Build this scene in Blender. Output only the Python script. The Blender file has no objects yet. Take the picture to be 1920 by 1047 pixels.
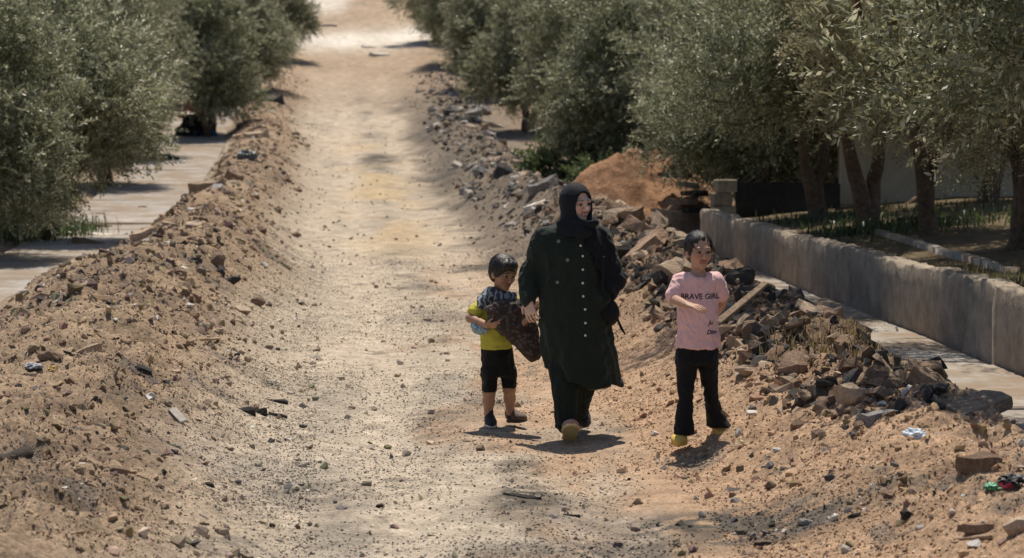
import bpy, bmesh, math, random
import numpy as np
from mathutils import Vector, Matrix

# ------------------------------------------------------------------ camera, sky, sun, exposure
scene = bpy.context.scene
COL = scene.collection
CAM_H, FPX, HOR = 2.14, 4838.0, 180.0          # camera height, focal length in photo pixels, horizon row
PITCH = math.atan((523.5 - HOR) / FPX)
cam_d = bpy.data.cameras.new('camera')
cam = bpy.data.objects.new('camera', cam_d)
COL.objects.link(cam)
cam_d.sensor_width = 36.0
cam_d.lens = 36.0 * FPX / 1920.0
cam_d.clip_start = 0.1
cam_d.clip_end = 3000.0
cam.location = (0, 0, CAM_H)
cam.rotation_euler = (math.pi / 2 - PITCH, 0, 0)
cam_d.dof.use_dof = True
cam_d.dof.focus_distance = 16.1
cam_d.dof.aperture_fstop = 4.2
scene.camera = cam

SUN_EL, SUN_AZ = math.radians(69), math.radians(3)     # azimuth from +Y towards +X
world = bpy.data.worlds.new('World')
scene.world = world
world.use_nodes = True
wn = world.node_tree
sky = wn.nodes.new('ShaderNodeTexSky')
sky.sky_type = 'NISHITA'
sky.sun_disc = False
sky.sun_elevation = SUN_EL
sky.sun_rotation = SUN_AZ
wn.links.new(sky.outputs[0], wn.nodes['Background'].inputs[0])
wn.nodes['Background'].inputs[1].default_value = 0.085
sun_d = bpy.data.lights.new('sun', 'SUN')
sun_d.energy = 4.5
sun_d.angle = math.radians(0.53)
sun_d.color = (1.0, 0.92, 0.80)
sun = bpy.data.objects.new('sun', sun_d)
COL.objects.link(sun)
sdir = Vector((math.sin(SUN_AZ) * math.cos(SUN_EL), math.cos(SUN_AZ) * math.cos(SUN_EL), math.sin(SUN_EL)))
sun.rotation_euler = sdir.to_track_quat('Z', 'Y').to_euler()
sun.location = (0, 40, 60)
scene.view_settings.view_transform = 'Standard'
scene.view_settings.look = 'None'
scene.view_settings.exposure = 0.2
scene.view_settings.gamma = 1.0
scene.render.engine = 'CYCLES'
cy = scene.cycles
cy.max_bounces = 6; cy.diffuse_bounces = 3; cy.glossy_bounces = 2; cy.transmission_bounces = 4
cy.transparent_max_bounces = 4
cy.use_denoising = True

rng = np.random.default_rng(7)
R = random.Random(11)

# ------------------------------------------------------------------ noise
def _h(ix, iy, iz, seed):
    n = (ix.astype(np.uint32) * np.uint32(374761393) + iy.astype(np.uint32) * np.uint32(668265263)
         + iz.astype(np.uint32) * np.uint32(2147483647) + np.uint32(seed * 974711 + 1013))
    n = (n ^ (n >> np.uint32(13))) * np.uint32(1274126177)
    n = (n ^ (n >> np.uint32(16))) * np.uint32(2246822519)
    n = n ^ (n >> np.uint32(15))
    return n.astype(np.float64) / 4294967295.0
def vn(p, seed=0):
    """value noise in -1..1, p (...,3)"""
    f = np.floor(p); i = f.astype(np.int64); t = p - f; t = t * t * t * (t * (t * 6 - 15) + 10)
    x, y, z = i[..., 0], i[..., 1], i[..., 2]; a, b, c = t[..., 0], t[..., 1], t[..., 2]
    def L(q, r, s): return q + (r - q) * s
    r = L(L(L(_h(x, y, z, seed), _h(x + 1, y, z, seed), a), L(_h(x, y + 1, z, seed), _h(x + 1, y + 1, z, seed), a), b),
          L(L(_h(x, y, z + 1, seed), _h(x + 1, y, z + 1, seed), a), L(_h(x, y + 1, z + 1, seed), _h(x + 1, y + 1, z + 1, seed), a), b), c)
    return r * 2 - 1
def vn2(x, y, f, seed=0):
    x, y = np.broadcast_arrays(np.asarray(x, float), np.asarray(y, float))
    return vn(np.stack([x * f + 57.3, y * f + 91.7, np.full(x.shape, seed * 3.71 + 0.37)], -1), seed)
def fbm2(x, y, f, o=4, seed=0, ridge=False):
    s = 0; a = 1.0; tot = 0
    for k in range(o):
        n = vn2(x, y, f * 2.03 ** k, seed + k)
        if ridge: n = 1 - 2 * np.abs(n)
        s = s + a * n; tot += a; a *= 0.5
    return s / tot
def sstep(a, b, x):
    t = np.clip((np.asarray(x, float) - a) / (b - a), 0, 1)
    return t * t * (3 - 2 * t)

# ------------------------------------------------------------------ mesh and object helpers
def mk_mesh(name, V, F, mat=None, col=None, smooth=True):
    """F: (n,3) or (n,4) int array"""
    V = np.asarray(V, np.float32); F = np.asarray(F, np.int32)
    me = bpy.data.meshes.new(name)
    me.vertices.add(len(V)); me.vertices.foreach_set('co', V.ravel())
    k = F.shape[1]
    me.loops.add(F.size); me.loops.foreach_set('vertex_index', F.ravel())
    me.polygons.add(len(F)); me.polygons.foreach_set('loop_start', np.arange(len(F), dtype=np.int32) * k)
    me.polygons.foreach_set('loop_total', np.full(len(F), k, np.int32))
    if smooth: me.polygons.foreach_set('use_smooth', np.ones(len(F), bool))
    if col is not None:
        c = np.ones((len(V), 4), np.float32); c[:, :3] = col
        at = me.color_attributes.new('col', 'FLOAT_COLOR', 'POINT'); at.data.foreach_set('color', c.ravel())
    me.update(calc_edges=True); me.validate()
    if mat: me.materials.append(mat)
    return me
def link(name, me, parent=None, loc=None, rot=None, scl=None):
    o = bpy.data.objects.new(name, me); COL.objects.link(o)
    if parent is not None: o.parent = parent
    if loc is not None: o.location = loc
    if rot is not None: o.rotation_euler = rot
    if scl is not None: o.scale = scl
    return o
def tag(o, label=None, cat=None, group=None, kind=None):
    if label: o['label'] = label
    if cat: o['category'] = cat
    if group: o['group'] = group
    if kind or cat: o['kind'] = kind or 'thing'
    return o
def bm_mesh(name, bm, mat=None, smooth=False):
    me = bpy.data.meshes.new(name); bm.to_mesh(me); bm.free()
    if smooth:
        for p in me.polygons: p.use_smooth = True
    if mat: me.materials.append(mat)
    return me

# ------------------------------------------------------------------ materials
def nodemat(name, rough=0.8, spec=0.3):
    m = bpy.data.materials.new(name); m.use_nodes = True
    nt = m.node_tree; b = nt.nodes['Principled BSDF']
    b.inputs['Roughness'].default_value = rough; b.inputs['Specular IOR Level'].default_value = spec
    return m, nt, b
def N(nt, t, **kw):
    n = nt.nodes.new(t)
    for k, v in kw.items():
        if k[0] == '_': setattr(n, k[1:], v)
        else: n.inputs[k].default_value = v
    return n
def speckle(nt, b, colsock, scale=40, amt=0.5, bump=0.01, bscale=60, coord='Object', strength=0.6):
    """multiplies a colour by fine grain and gives the surface a fine relief"""
    tc = N(nt, 'ShaderNodeTexCoord')
    n1 = N(nt, 'ShaderNodeTexNoise', Scale=scale, Detail=6.0, Roughness=0.7)
    n2 = N(nt, 'ShaderNodeTexNoise', Scale=scale * 0.11, Detail=4.0, Roughness=0.6)
    nt.links.new(tc.outputs[coord], n1.inputs['Vector']); nt.links.new(tc.outputs[coord], n2.inputs['Vector'])
    mr = N(nt, 'ShaderNodeMapRange'); mr.inputs[1].default_value = 0.3; mr.inputs[2].default_value = 0.7
    mr.inputs[3].default_value = 1 - amt; mr.inputs[4].default_value = 1 + amt
    nt.links.new(n1.outputs['Fac'], mr.inputs[0])
    mr2 = N(nt, 'ShaderNodeMapRange'); mr2.inputs[1].default_value = 0.3; mr2.inputs[2].default_value = 0.7
    mr2.inputs[3].default_value = 1 - amt * 0.5; mr2.inputs[4].default_value = 1 + amt * 0.5
    nt.links.new(n2.outputs['Fac'], mr2.inputs[0])
    mu = N(nt, 'ShaderNodeMath', _operation='MULTIPLY'); nt.links.new(mr.outputs[0], mu.inputs[0]); nt.links.new(mr2.outputs[0], mu.inputs[1])
    vm = N(nt, 'ShaderNodeVectorMath', _operation='SCALE'); nt.links.new(colsock, vm.inputs[0]); nt.links.new(mu.outputs[0], vm.inputs['Scale'])
    nt.links.new(vm.outputs[0], b.inputs['Base Color'])
    if bump:
        n3 = N(nt, 'ShaderNodeTexNoise', Scale=bscale, Detail=5.0, Roughness=0.65)
        nt.links.new(tc.outputs[coord], n3.inputs['Vector'])
        bp = N(nt, 'ShaderNodeBump', Strength=strength, Distance=bump); nt.links.new(n3.outputs['Fac'], bp.inputs['Height'])
        nt.links.new(bp.outputs[0], b.inputs['Normal'])
    return vm
def mat_plain(name, color, rough=0.85, spec=0.25, scale=30, amt=0.25, bump=0.004, bscale=60, strength=0.5, objvar=0.0):
    m, nt, b = nodemat(name, rough, spec)
    rgb = N(nt, 'ShaderNodeRGB'); rgb.outputs[0].default_value = (*color, 1); s = rgb.outputs[0]
    if objvar:
        oi = N(nt, 'ShaderNodeObjectInfo')
        mr = N(nt, 'ShaderNodeMapRange'); mr.inputs[3].default_value = 1 - objvar; mr.inputs[4].default_value = 1 + objvar
        nt.links.new(oi.outputs['Random'], mr.inputs[0])
        v = N(nt, 'ShaderNodeVectorMath', _operation='SCALE'); nt.links.new(s, v.inputs[0]); nt.links.new(mr.outputs[0], v.inputs['Scale']); s = v.outputs[0]
    speckle(nt, b, s, scale, amt, bump, bscale, strength=strength)
    return m
def mat_attr(name, rough=0.85, spec=0.2, scale=40, amt=0.35, bump=0.006, bscale=70, kind='GEOMETRY', strength=0.6, sss=0.0):
    m, nt, b = nodemat(name, rough, spec)
    a = N(nt, 'ShaderNodeAttribute', _attribute_name='col', _attribute_type=kind)
    speckle(nt, b, a.outputs['Color'], scale, amt, bump, bscale, strength=strength)
    if sss:
        b.inputs['Subsurface Weight'].default_value = sss; b.inputs['Subsurface Radius'].default_value = (0.012, 0.005, 0.003); b.inputs['Subsurface Scale'].default_value = 1.0
    return m
M = {}
M['ground'] = mat_attr('earth_and_gravel', 0.95, 0.1, scale=45, amt=0.5, bump=0.02, bscale=38, strength=0.8)
M['pebble'] = mat_attr('pebble', 0.9, 0.15, scale=6, amt=0.2, bump=0.0, kind='INSTANCER')
M['rock_tan'] = mat_plain('tan_stone', (0.36, 0.275, 0.20), 0.9, 0.15, 14, 0.35, 0.02, 22, 0.7, 0.3)
M['rock_brown'] = mat_plain('brown_stone', (0.24, 0.165, 0.115), 0.9, 0.15, 14, 0.4, 0.02, 22, 0.8, 0.3)
M['rock_grey'] = mat_plain('grey_stone', (0.27, 0.25, 0.23), 0.9, 0.15, 14, 0.35, 0.02, 22, 0.7, 0.3)
M['rock_pale'] = mat_plain('pale_stone', (0.52, 0.47, 0.41), 0.9, 0.15, 14, 0.25, 0.015, 22, 0.6, 0.2)
M['asphalt'] = mat_plain('broken_asphalt', (0.065, 0.06, 0.057), 0.9, 0.2, 40, 0.6, 0.015, 60, 0.9, 0.35)
M['concrete'] = mat_plain('concrete', (0.33, 0.30, 0.265), 0.9, 0.2, 9, 0.32, 0.006, 40, 0.5, 0.08)
nt_ = M['concrete'].node_tree; b_ = nt_.nodes['Principled BSDF']; src = b_.inputs['Base Color'].links[0].from_socket
tg = N(nt_, 'ShaderNodeNewGeometry'); nd = N(nt_, 'ShaderNodeTexNoise', Scale=1.3, Detail=7.0, Roughness=.68); nt_.links.new(tg.outputs['Position'], nd.inputs['Vector'])
rp = N(nt_, 'ShaderNodeMapRange'); rp.inputs[1].default_value = .40; rp.inputs[2].default_value = .60; nt_.links.new(nd.outputs['Fac'], rp.inputs[0])
mxc = N(nt_, 'ShaderNodeMix', _data_type='RGBA'); mxc.inputs['B'].default_value = (.25, .19, .135, 1); nt_.links.new(rp.outputs[0], mxc.inputs['Factor']); nt_.links.new(src, mxc.inputs['A']); nt_.links.new(mxc.outputs['Result'], b_.inputs['Base Color'])
M['wall'] = mat_plain('cast_concrete', (0.29, 0.24, 0.185), 0.92, 0.15, 5, 0.38, 0.012, 30, 0.6, 0.05)
M['block'] = mat_plain('concrete_block', (0.27, 0.23, 0.18), 0.95, 0.1, 20, 0.35, 0.012, 40, 0.7, 0.25)
M['plaster'] = mat_plain('pale_plaster', (0.52, 0.44, 0.34), 0.9, 0.15, 3, 0.18, 0.004, 30, 0.4)
M['plinth'] = mat_plain('stained_plinth', (0.33, 0.25, 0.17), 0.95, 0.1, 5, 0.35, 0.008, 30, 0.6)
M['sheet'] = mat_plain('dark_sheet', (0.035, 0.03, 0.026), 0.7, 0.3, 12, 0.4, 0.003, 30, 0.4)
M['bark'] = mat_plain('olive_bark', (0.15, 0.105, 0.075), 0.95, 0.1, 18, 0.5, 0.03, 25, 0.9)
M['wood'] = mat_plain('weathered_wood', (0.34, 0.24, 0.16), 0.85, 0.2, 25, 0.4, 0.006, 50, 0.6)
M['oldwood'] = mat_plain('old_plank_wood', (0.22, 0.16, 0.11), 0.9, 0.2, 25, 0.5, 0.008, 50, 0.7)
M['darkwood'] = mat_plain('dark_wood', (0.045, 0.036, 0.03), 0.9, 0.2, 25, 0.5, 0.01, 40, 0.7)
M['mound'] = mat_attr('orange_earth', 0.95, 0.1, scale=22, amt=0.4, bump=0.03, bscale=18, strength=0.8)
def leafmat(name):
    m, nt, b = nodemat(name, 0.42, 0.5)
    a = N(nt, 'ShaderNodeAttribute', _attribute_name='col'); nt.links.new(a.outputs['Color'], b.inputs['Base Color'])
    tr = N(nt, 'ShaderNodeBsdfTranslucent'); nt.links.new(a.outputs['Color'], tr.inputs['Color'])
    mx = N(nt, 'ShaderNodeMixShader'); mx.inputs[0].default_value = 0.44
    nt.links.new(b.outputs[0], mx.inputs[1]); nt.links.new(tr.outputs[0], mx.inputs[2])
    nt.links.new(mx.outputs[0], nt.nodes['Material Output'].inputs['Surface'])
    return m
M['leaf'] = leafmat('leaf')

# ------------------------------------------------------------------ the lie of the land
_gy = np.arange(-60, 1400, 0.5)
_gz = np.interp(_gy, [-60, 28, 40, 50, 65, 80, 95, 110, 140, 200, 400, 1400], [0, 0, .10, .38, 1.2, 2.64, 4.6, 7.0, 12.5, 22, 40, 40])
for _ in range(3): _gz = np.convolve(np.pad(_gz, 6, mode='edge'), np.ones(13) / 13, 'valid')
def g(y): return np.interp(y, _gy, _gz)
def U(x, y): return x + 0.07 * np.asarray(y, float) - 0.9      # offset from the middle of the track
def X(u, y): return u - 0.07 * y + 0.9
def prof(u, y):
    AL = np.interp(y, [8, 12, 16, 22, 40, 60, 75, 88], [.26, .30, .42, .60, .58, .48, .3, .05])
    AR = np.interp(y, [8, 12, 16, 20, 28, 33, 45, 60, 78, 90], [.28, .34, .40, .46, .62, .55, .5, .4, .2, .05])
    wob = 0.25 * vn2(u * 0, y, 0.35, 5) + 0.12 * vn2(u * 0, y, 1.1, 6)
    wob2 = 0.22 * vn2(u * 0, y, 0.4, 8) + 0.12 * vn2(u * 0, y, 1.3, 9)
    bl = sstep(-1.05 + wob * .6, -2.5 + wob, u) * sstep(np.interp(y, [18, 26, 34, 42], [-4.7, -4.35, -3.85, -3.6]) + wob * .6, -2.7 + wob * .5, u)
    br = sstep(1.0 + wob2 * .6, 2.35 + wob2 * .5, u) * sstep(3.15 + wob2 * .3, 2.6 + wob2 * .3, u)
    return AL, AR, bl, br
def H(x, y, detail=True):
    x, y = np.broadcast_arrays(np.asarray(x, float), np.asarray(y, float))
    u = U(x, y)
    AL, AR, bl, br = prof(u, y)
    z = g(y) + AL * bl + AR * br
    z = z + 0.05 * sstep(-3.0, -3.6, u) + 0.06 * sstep(2.8, 3.1, u)
    z = z + 0.10 * sstep(-5.0, -5.3, u)
    gard = sstep(4.06, 4.2, u) * sstep(35.5, 33.5, y)
    z = z + (0.42 + .10 * np.clip(u - 4.15, 0, 3)) * gard + 0.08 * sstep(4.1, 4.5, u) * (1 - gard)
    z = z + 0.9 * sstep(8, 26, np.abs(u)) * sstep(20, 60, y)
    if detail:
        bm_ = np.clip(bl + br * .9, 0, 1)
        near = sstep(75, 40, y)
        walk = sstep(-3.45, -3.7, u) * sstep(-5.2, -5.0, u) + sstep(2.95, 3.1, u) * sstep(4.1, 4.0, u)
        lump = 0.10 * fbm2(x, y * .8, 1.3, 3, 20) + 0.10 * fbm2(x, y, 3.2, 3, 30, True) + 0.045 * fbm2(x, y, 8.5, 2, 40, True)
        lump = lump * (1 + .5 * sstep(1.8, 2.3, u) * sstep(3.3, 3.0, u) * sstep(13, 16, y))
        z = z + bm_ * lump * (0.35 + .65 * near)
        z = z + (1 - bm_) * (1 - walk) * (0.016 * fbm2(x, y * .6, 1.6, 3, 50) + 0.007 * fbm2(x, y, 9, 2, 60))
        z = z - 0.028 * (np.exp(-((u + .5) / .2) ** 2) + np.exp(-((u - .5) / .22) ** 2)) * (1 + .4 * vn2(x, y, .5, 70))
    return z
CP, SP = math.cos(PITCH), math.sin(PITCH)
def ray(px, py):
    a, b = (px - 960) / FPX, (523.5 - py) / FPX
    return np.array([a, CP + b * SP, -SP + b * CP])
def P(px, py, dz=0.0):
    """the point of the ground that the photo shows at (px, py)"""
    d = ray(px, py); ts = np.concatenate([np.arange(9, 60, .03), np.arange(60, 160, .15)])
    q = np.array([0, 0, CAM_H]) + ts[:, None] * d
    hit = np.nonzero(q[:, 2] < H(q[:, 0], q[:, 1]) + dz)[0]
    k = hit[0] if len(hit) else len(ts) - 1
    return q[k]
def atY(px, py, Y):
    d = ray(px, py); t = Y / d[1]
    return np.array([0, 0, CAM_H]) + t * d

def ground_color(x, y):
    u = U(x, y)
    AL, AR, bl, br = prof(u, y)
    n1 = fbm2(x, y * .5, .9, 4, 101); n2 = fbm2(x, y * .5, 2.6, 4, 111); n3 = fbm2(x, y, 11, 3, 121)
    dust = np.array([.44, .375, .31]); orange = np.array([.40, .265, .175]); grey = np.array([.32, .285, .25])
    brown = np.array([.225, .16, .115]); tan = np.array([.305, .222, .155]); dark = np.array([.085, .078, .072])
    pale = np.array([.66, .63, .60]); yellow = np.array([.44, .33, .20])
    def mix(c, d, w): w = np.clip(w, 0, 1)[..., None]; return c * (1 - w) + d * w
    c = np.zeros(x.shape + (3,)) + dust
    c = mix(c, grey, sstep(-.1, .5, n1 + .35 * n2 - .12 * (y - 14)) * sstep(24, 14, y) * .8)
    c = mix(c, orange, sstep(-.25, .35, u - .15 + .9 * n2 + .5 * n1) * sstep(40, 22, y) * .85)
    c = mix(c, grey * .9, sstep(.05, .4, fbm2(x, y * .35, 1.4, 4, 131)) * sstep(1.3, .8, np.abs(u)) * .75)
    c = mix(c, dust * 1.15, np.exp(-((u + .55 + .15 * n1) / .28) ** 2) * .75)
    c = mix(c, dust * 1.12, np.exp(-((u - .62 + .12 * n1) / .2) ** 2) * .5 * sstep(20, 26, y))
    c = mix(c, grey * .62, np.exp(-((u - .05 + .12 * n2) / .18) ** 2) * sstep(-.2, .3, n2) * .55)
    c = mix(c, yellow, sstep(.0, .4, n1 + .2) * sstep(30, 40, y) * sstep(68, 55, y) * np.exp(-(u / .7) ** 2) * .8)
    c = mix(c, mix(tan + 0 * c, brown, sstep(-.3, .4, n2 + .3 * n1)), np.clip(bl * 1.5, 0, 1) * .95)
    c = mix(c, orange * .95, sstep(.8, 1.2, u) * sstep(2.6, 2.2, u) * sstep(30, 20, y) * .8)
    c = mix(c, brown * .62, sstep(1.5, 2.3, u + .3 * n2) * sstep(3.3, 2.8, u) * sstep(13, 18, y) * .85)
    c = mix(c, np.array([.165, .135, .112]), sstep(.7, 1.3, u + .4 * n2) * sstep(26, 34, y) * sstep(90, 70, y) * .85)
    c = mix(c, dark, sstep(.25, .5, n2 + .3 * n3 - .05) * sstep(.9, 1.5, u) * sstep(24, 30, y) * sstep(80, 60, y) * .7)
    c = mix(c, dark * 1.4, sstep(.30, .52, n2 * .8 + .45 * n3) * .65)
    # crumbs of old asphalt where the photo shows them
    for (px, py, rx, ry, w) in ((985, 925, .22, .45, .9), (975, 870, .16, .5, .7), (1330, 975, .55, .35, .85), (1440, 1000, .5, .3, .7), (1120, 1020, .6, .3, .6),
                                (715, 297, .5, 1.6, .9), (600, 920, .35, .6, .45), (650, 1000, .3, .5, .4), (895, 498, .35, .7, .8), (740, 190, .8, 3, .5), (840, 330, .7, 5, .6), (820, 250, .7, 5, .6)):
        p = P_flat(px, py)
        d = ((x - p[0]) / rx) ** 2 + ((y - p[1]) / ry) ** 2
        c = mix(c, dark * 1.15, np.exp(-d * d) * sstep(-.45, .1, n3 + .4 * n2) * np.minimum(1, w * 1.2))
    # far end: pale road and cross path
    far = sstep(66, 84, y)
    c = mix(c, np.array([.37, .275, .205]) * (1 + .3 * n2[..., None]), far * .8)
    cross = np.exp(-((y - 91 - .35 * (x + 6)) / 3.0) ** 2) * sstep(-11, -9, x) * sstep(-1, -3.5, x)
    c = mix(c, pale, cross * (.9 + .3 * n1))
    c = mix(c, pale * .95, sstep(97, 102, y) * np.exp(-((x + 7.6 - (y - 100) * .02) / 1.1) ** 4) * .9)
    c = mix(c, brown * 1.1, sstep(3.2, 4.3, np.abs(u)) * .8 * (1 - cross) * (1 - sstep(92, 100, y)))
    c = mix(c, np.array([.13, .105, .065]), sstep(4.0, 4.2, u) * sstep(60, 40, y) * .85)  # garden ground darkened to carry the tree shade in its colour
    c = c * (1 + .14 * n3 + .10 * n1)[..., None]
    m_ = c.mean(-1, keepdims=True); c = m_ + (c - m_) * .88
    return np.clip(c * np.array([.945, .905, .815]), .02, .8)
def P_flat(px, py):
    d = ray(px, py); ts = np.arange(9, 150, .05); q = np.array([0, 0, CAM_H]) + ts[:, None] * d
    hit = np.nonzero(q[:, 2] < g(q[:, 1]) + .02)[0]
    return q[hit[0] if len(hit) else -1]

# ground sheet: fine where it is near, coarse outwards, out to the horizon
ys = [-30, -20, -12, -6, -2, 2, 5, 7, 8.5]
yv = 9.5
while yv < 132: ys.append(yv); yv += 0.0024 * yv
ys += [135, 140, 147, 156, 168, 185, 210, 250, 320, 420, 600, 900, 1300]
ys = np.array(ys)
tt = np.arange(-0.245, 0.2451, 0.0019)
ext = 0.245 * 1.13 ** np.arange(1, 30)
tt = np.concatenate([-ext[::-1], tt, ext])
GY, GT = np.meshgrid(ys, tt, indexing='ij')
GX = GT * np.maximum(GY, 9.5)
GZ = H(GX, GY)
nr, nc = GX.shape
idx = np.arange(nr * nc).reshape(nr, nc)
F = np.stack([idx[:-1, :-1], idx[:-1, 1:], idx[1:, 1:], idx[1:, :-1]], -1).reshape(-1, 4)
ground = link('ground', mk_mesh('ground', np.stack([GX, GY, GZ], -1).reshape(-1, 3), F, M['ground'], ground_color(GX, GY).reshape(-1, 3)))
tag(ground, 'bulldozed earth track between rubble berms', kind='structure')

# ------------------------------------------------------------------ box helper with worn edges
def box_bm(sx, sy, sz, bev=0.012, jit=0.0, seed=0, cuts=0):
    bm = bmesh.new(); bmesh.ops.create_cube(bm, size=1)
    for v in bm.verts: v.co = Vector((v.co.x * sx, v.co.y * sy, (v.co.z + .5) * sz))
    if cuts: bmesh.ops.subdivide_edges(bm, edges=bm.edges[:], cuts=cuts, use_grid_fill=True)
    rr = random.Random(seed)
    if jit:
        for v in bm.verts: v.co += Vector((rr.uniform(-jit, jit), rr.uniform(-jit, jit), rr.uniform(-jit, jit)))
    if bev and not cuts: bmesh.ops.bevel(bm, geom=bm.edges[:], offset=bev, segments=1, affect='EDGES')
    return bm

# ------------------------------------------------------------------ pavements of concrete slabs
def pavement(name, u0, u1, y0, y1, length, top, label, seed):
    rr = random.Random(seed)
    # bed under the slabs
    yy = np.arange(y0, y1 + .01, 1.0); V = []; Fq = []
    for i, y in enumerate(yy):
        for u_, dz in ((u0, -.3), (u0, top - .05), (u1, top - .05), (u1, -.3)): V.append((X(u_, y), y, g(y) + dz))
        if i:
            for k in range(3): a = (i - 1) * 4 + k; Fq.append((a, a + 1, a + 5, a + 4))
    bed = link(name, mk_mesh(name, V, Fq, M['concrete'], smooth=False)); tag(bed, label, kind='structure')
    y = y0
    while y < y1 - .2:
        L = min(length * rr.uniform(.85, 1.15), y1 - y)
        sl = float((g(y + L) - g(y)) / L)
        bm = box_bm(u1 - u0, L - .025, .09, .012, .006, rr.random())
        o = link('slab', bm_mesh('slab', bm, M['concrete']), bed, (X((u0 + u1) / 2, y + L / 2), y + L / 2, float(g(y + L / 2)) + top - .09 + rr.uniform(-.012, .02)))
        o.rotation_euler = (math.atan(sl) + rr.uniform(-.004, .004), rr.uniform(-.012, .012), math.atan(.07))
        y += L
    return bed
pavement('pavement', -5.02, -3.35, 18, 82, 2.6, .13, 'concrete pavement beside the left berm', 3)
pavement('pavement', 2.82, 3.98, 10, 36.5, 2.2, .15, 'concrete pavement at the foot of the low wall', 4)
# ------------------------------------------------------------------ low concrete wall on the right
def wall_u(y): return 4.0 + float(np.interp(y, [10, 17, 19.5, 31, 34], [.06, .04, 0.0, -.12, -.16]))
wall = bpy.data.objects.new('boundary_wall', None); COL.objects.link(wall)
wall.location = (X(4.0, 20), 20, .15)
tag(wall, 'low grey cast concrete wall with crumbling top along the right pavement', 'wall')
def wall_seg(y0, y1, h0, h1, thick, off, seed):
    n = int((y1 - y0) / .09); V = []; Fq = []
    yy = np.linspace(y0, y1, n); m = 9
    for i, y in enumerate(yy):
        h = np.interp(y, [y0, y1], [h0, h1]) + .02 * float(vn2(0, y, .7, seed)) - .10 * max(0.0, float(vn2(0, y, 3, seed + 1)) - .3) - .03 * max(0.0, float(vn2(0, y, 9, seed + 5)) - .2)
        xc = X(wall_u(y) + off, y); zb = float(g(y)) - .1
        prof_ = [(0, 0), (.002, .4), (.0, .8), (.003, .972), (.016, 1.0), (thick - .016, 1.002), (thick - .003, .97), (thick, .6), (thick, 0)]
        for k, (dx, f) in enumerate(prof_):
            z = zb + f * (h + .25)
            jit = .006 * float(vn(np.array([xc + dx * 3, y * 6., z * 6.]), seed)) + (.018 * float(vn(np.array([dx * 40, y * 9., 3.3]), seed + 2)) if f > .9 else 0)
            V.append((xc + dx + jit - wall.location.x, y - wall.location.y, z + (jit if f > .9 else 0) - wall.location.z))
        if i:
            for k in range(m - 1): a = (i - 1) * m + k; Fq.append((a, a + 1, a + m + 1, a + m))
    me = mk_mesh('wall_segment', V, Fq, M['wall'], smooth=False)
    bm = bmesh.new(); bm.from_mesh(me)
    bm.verts.ensure_lookup_table()
    bm.faces.new([bm.verts[k] for k in range(m)]); bm.faces.new([bm.verts[(n - 1) * m + k] for k in reversed(range(m))])
    bmesh.ops.recalc_face_normals(bm, faces=bm.faces); bm.to_mesh(me); bm.free()
    return link('wall_segment', me, wall)
wall_seg(12.0, 19.0, .60, .60, .2, -.03, 2)
wall_seg(19.008, 33.2, .60, .50, .2, 0.0, 4)

# ------------------------------------------------------------------ what stands behind the wall
pb = atY(1357, 425, 33.4)
pillar = bpy.data.objects.new('block_pillar', None); COL.objects.link(pillar); pillar.location = (pb[0], 33.45, .55)
tag(pillar, 'short pillar of stacked concrete blocks at the far end of the low wall', 'pillar')
for k, (w, dx) in enumerate(((.30, 0), (.24, -.03), (.26, .02))):
    o = link('block', bm_mesh('block', box_bm(w, .24, .165, .012, .006, k), M['block']), pillar, (dx, 0, k * .172)); o.rotation_euler = (0, 0, .07 + .05 * k)
panel = bpy.data.objects.new('sheet_panel', None); COL.objects.link(panel)  # flat dark panel filling the dark patch beside the pillar
fa = atY(1378, 425, 33.9); fb = atY(1575, 425, 33.9)
panel.location = (fa[0], 33.9, .5)
tag(panel, 'dark flat sheet fence beside the block pillar', 'panel')
W_ = fb[0] - fa[0]; nx = 160; xs = np.linspace(0, W_, nx); V = []; Fq = []
for i, x in enumerate(xs):
    yo = .003 * math.sin(x * 2 * math.pi / .19); zt = .50 + .012 * math.sin(x * 3.1)
    V += [(x, yo, 0), (x, yo, zt), (x, yo + .004, zt), (x, yo + .004, 0)]
    if i:
        a = (i - 1) * 4
        for k in range(3): Fq.append((a + k, a + k + 1, a + k + 5, a + k + 4))
link('sheet', mk_mesh('sheet', V, Fq, M['sheet']), panel)
for zz in (.1, .42): link('rail', bm_mesh('rail', box_bm(W_, .03, .04, .004), M['darkwood']), panel, (W_ / 2, .045, zz))
for xx in (.04, W_ / 2, W_ - .04): link('post', bm_mesh('post', box_bm(.05, .05, .62, .005), M['darkwood']), panel, (xx, .09, -.06))

bld = bpy.data.objects.new('plastered_building', None); COL.objects.link(bld)
b0 = atY(1575, 470, 34.5); bld.location = (b0[0], 34.5, .4); bld.rotation_euler = (0, 0, -.06)
tag(bld, 'pale plastered house wall half hidden behind the olive trees on the right', 'building')
BW = 9.0
link('wall', bm_mesh('wall', box_bm(BW, 5, 2.75, .01), M['plaster']), bld, (BW / 2, 2.5, .3))
link('plinth', bm_mesh('plinth', box_bm(BW + .06, 5.06, .34, .015), M['plinth']), bld, (BW / 2, 2.5, -.03))
link('roof', bm_mesh('roof', box_bm(BW + .3, 5.3, .22, .02), M['concrete']), bld, (BW / 2, 2.5, 3.05))
wf = link('window', bm_mesh('window', box_bm(1.1, .06, 1.0, .006), M['darkwood']), bld, (4.4, -.005, 1.35))
mg, ntg, bg_ = nodemat('window_glass', .08, .5); bg_.inputs['Base Color'].default_value = (.03, .035, .04, 1)
for k in range(2): link('pane', bm_mesh('pane', box_bm(.46, .02, .86, .003), mg), wf, (-.25 + .5 * k, -.035, .07))
link('sill', bm_mesh('sill', box_bm(1.25, .16, .05, .006), M['concrete']), wf, (0, -.05, -.055))
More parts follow.
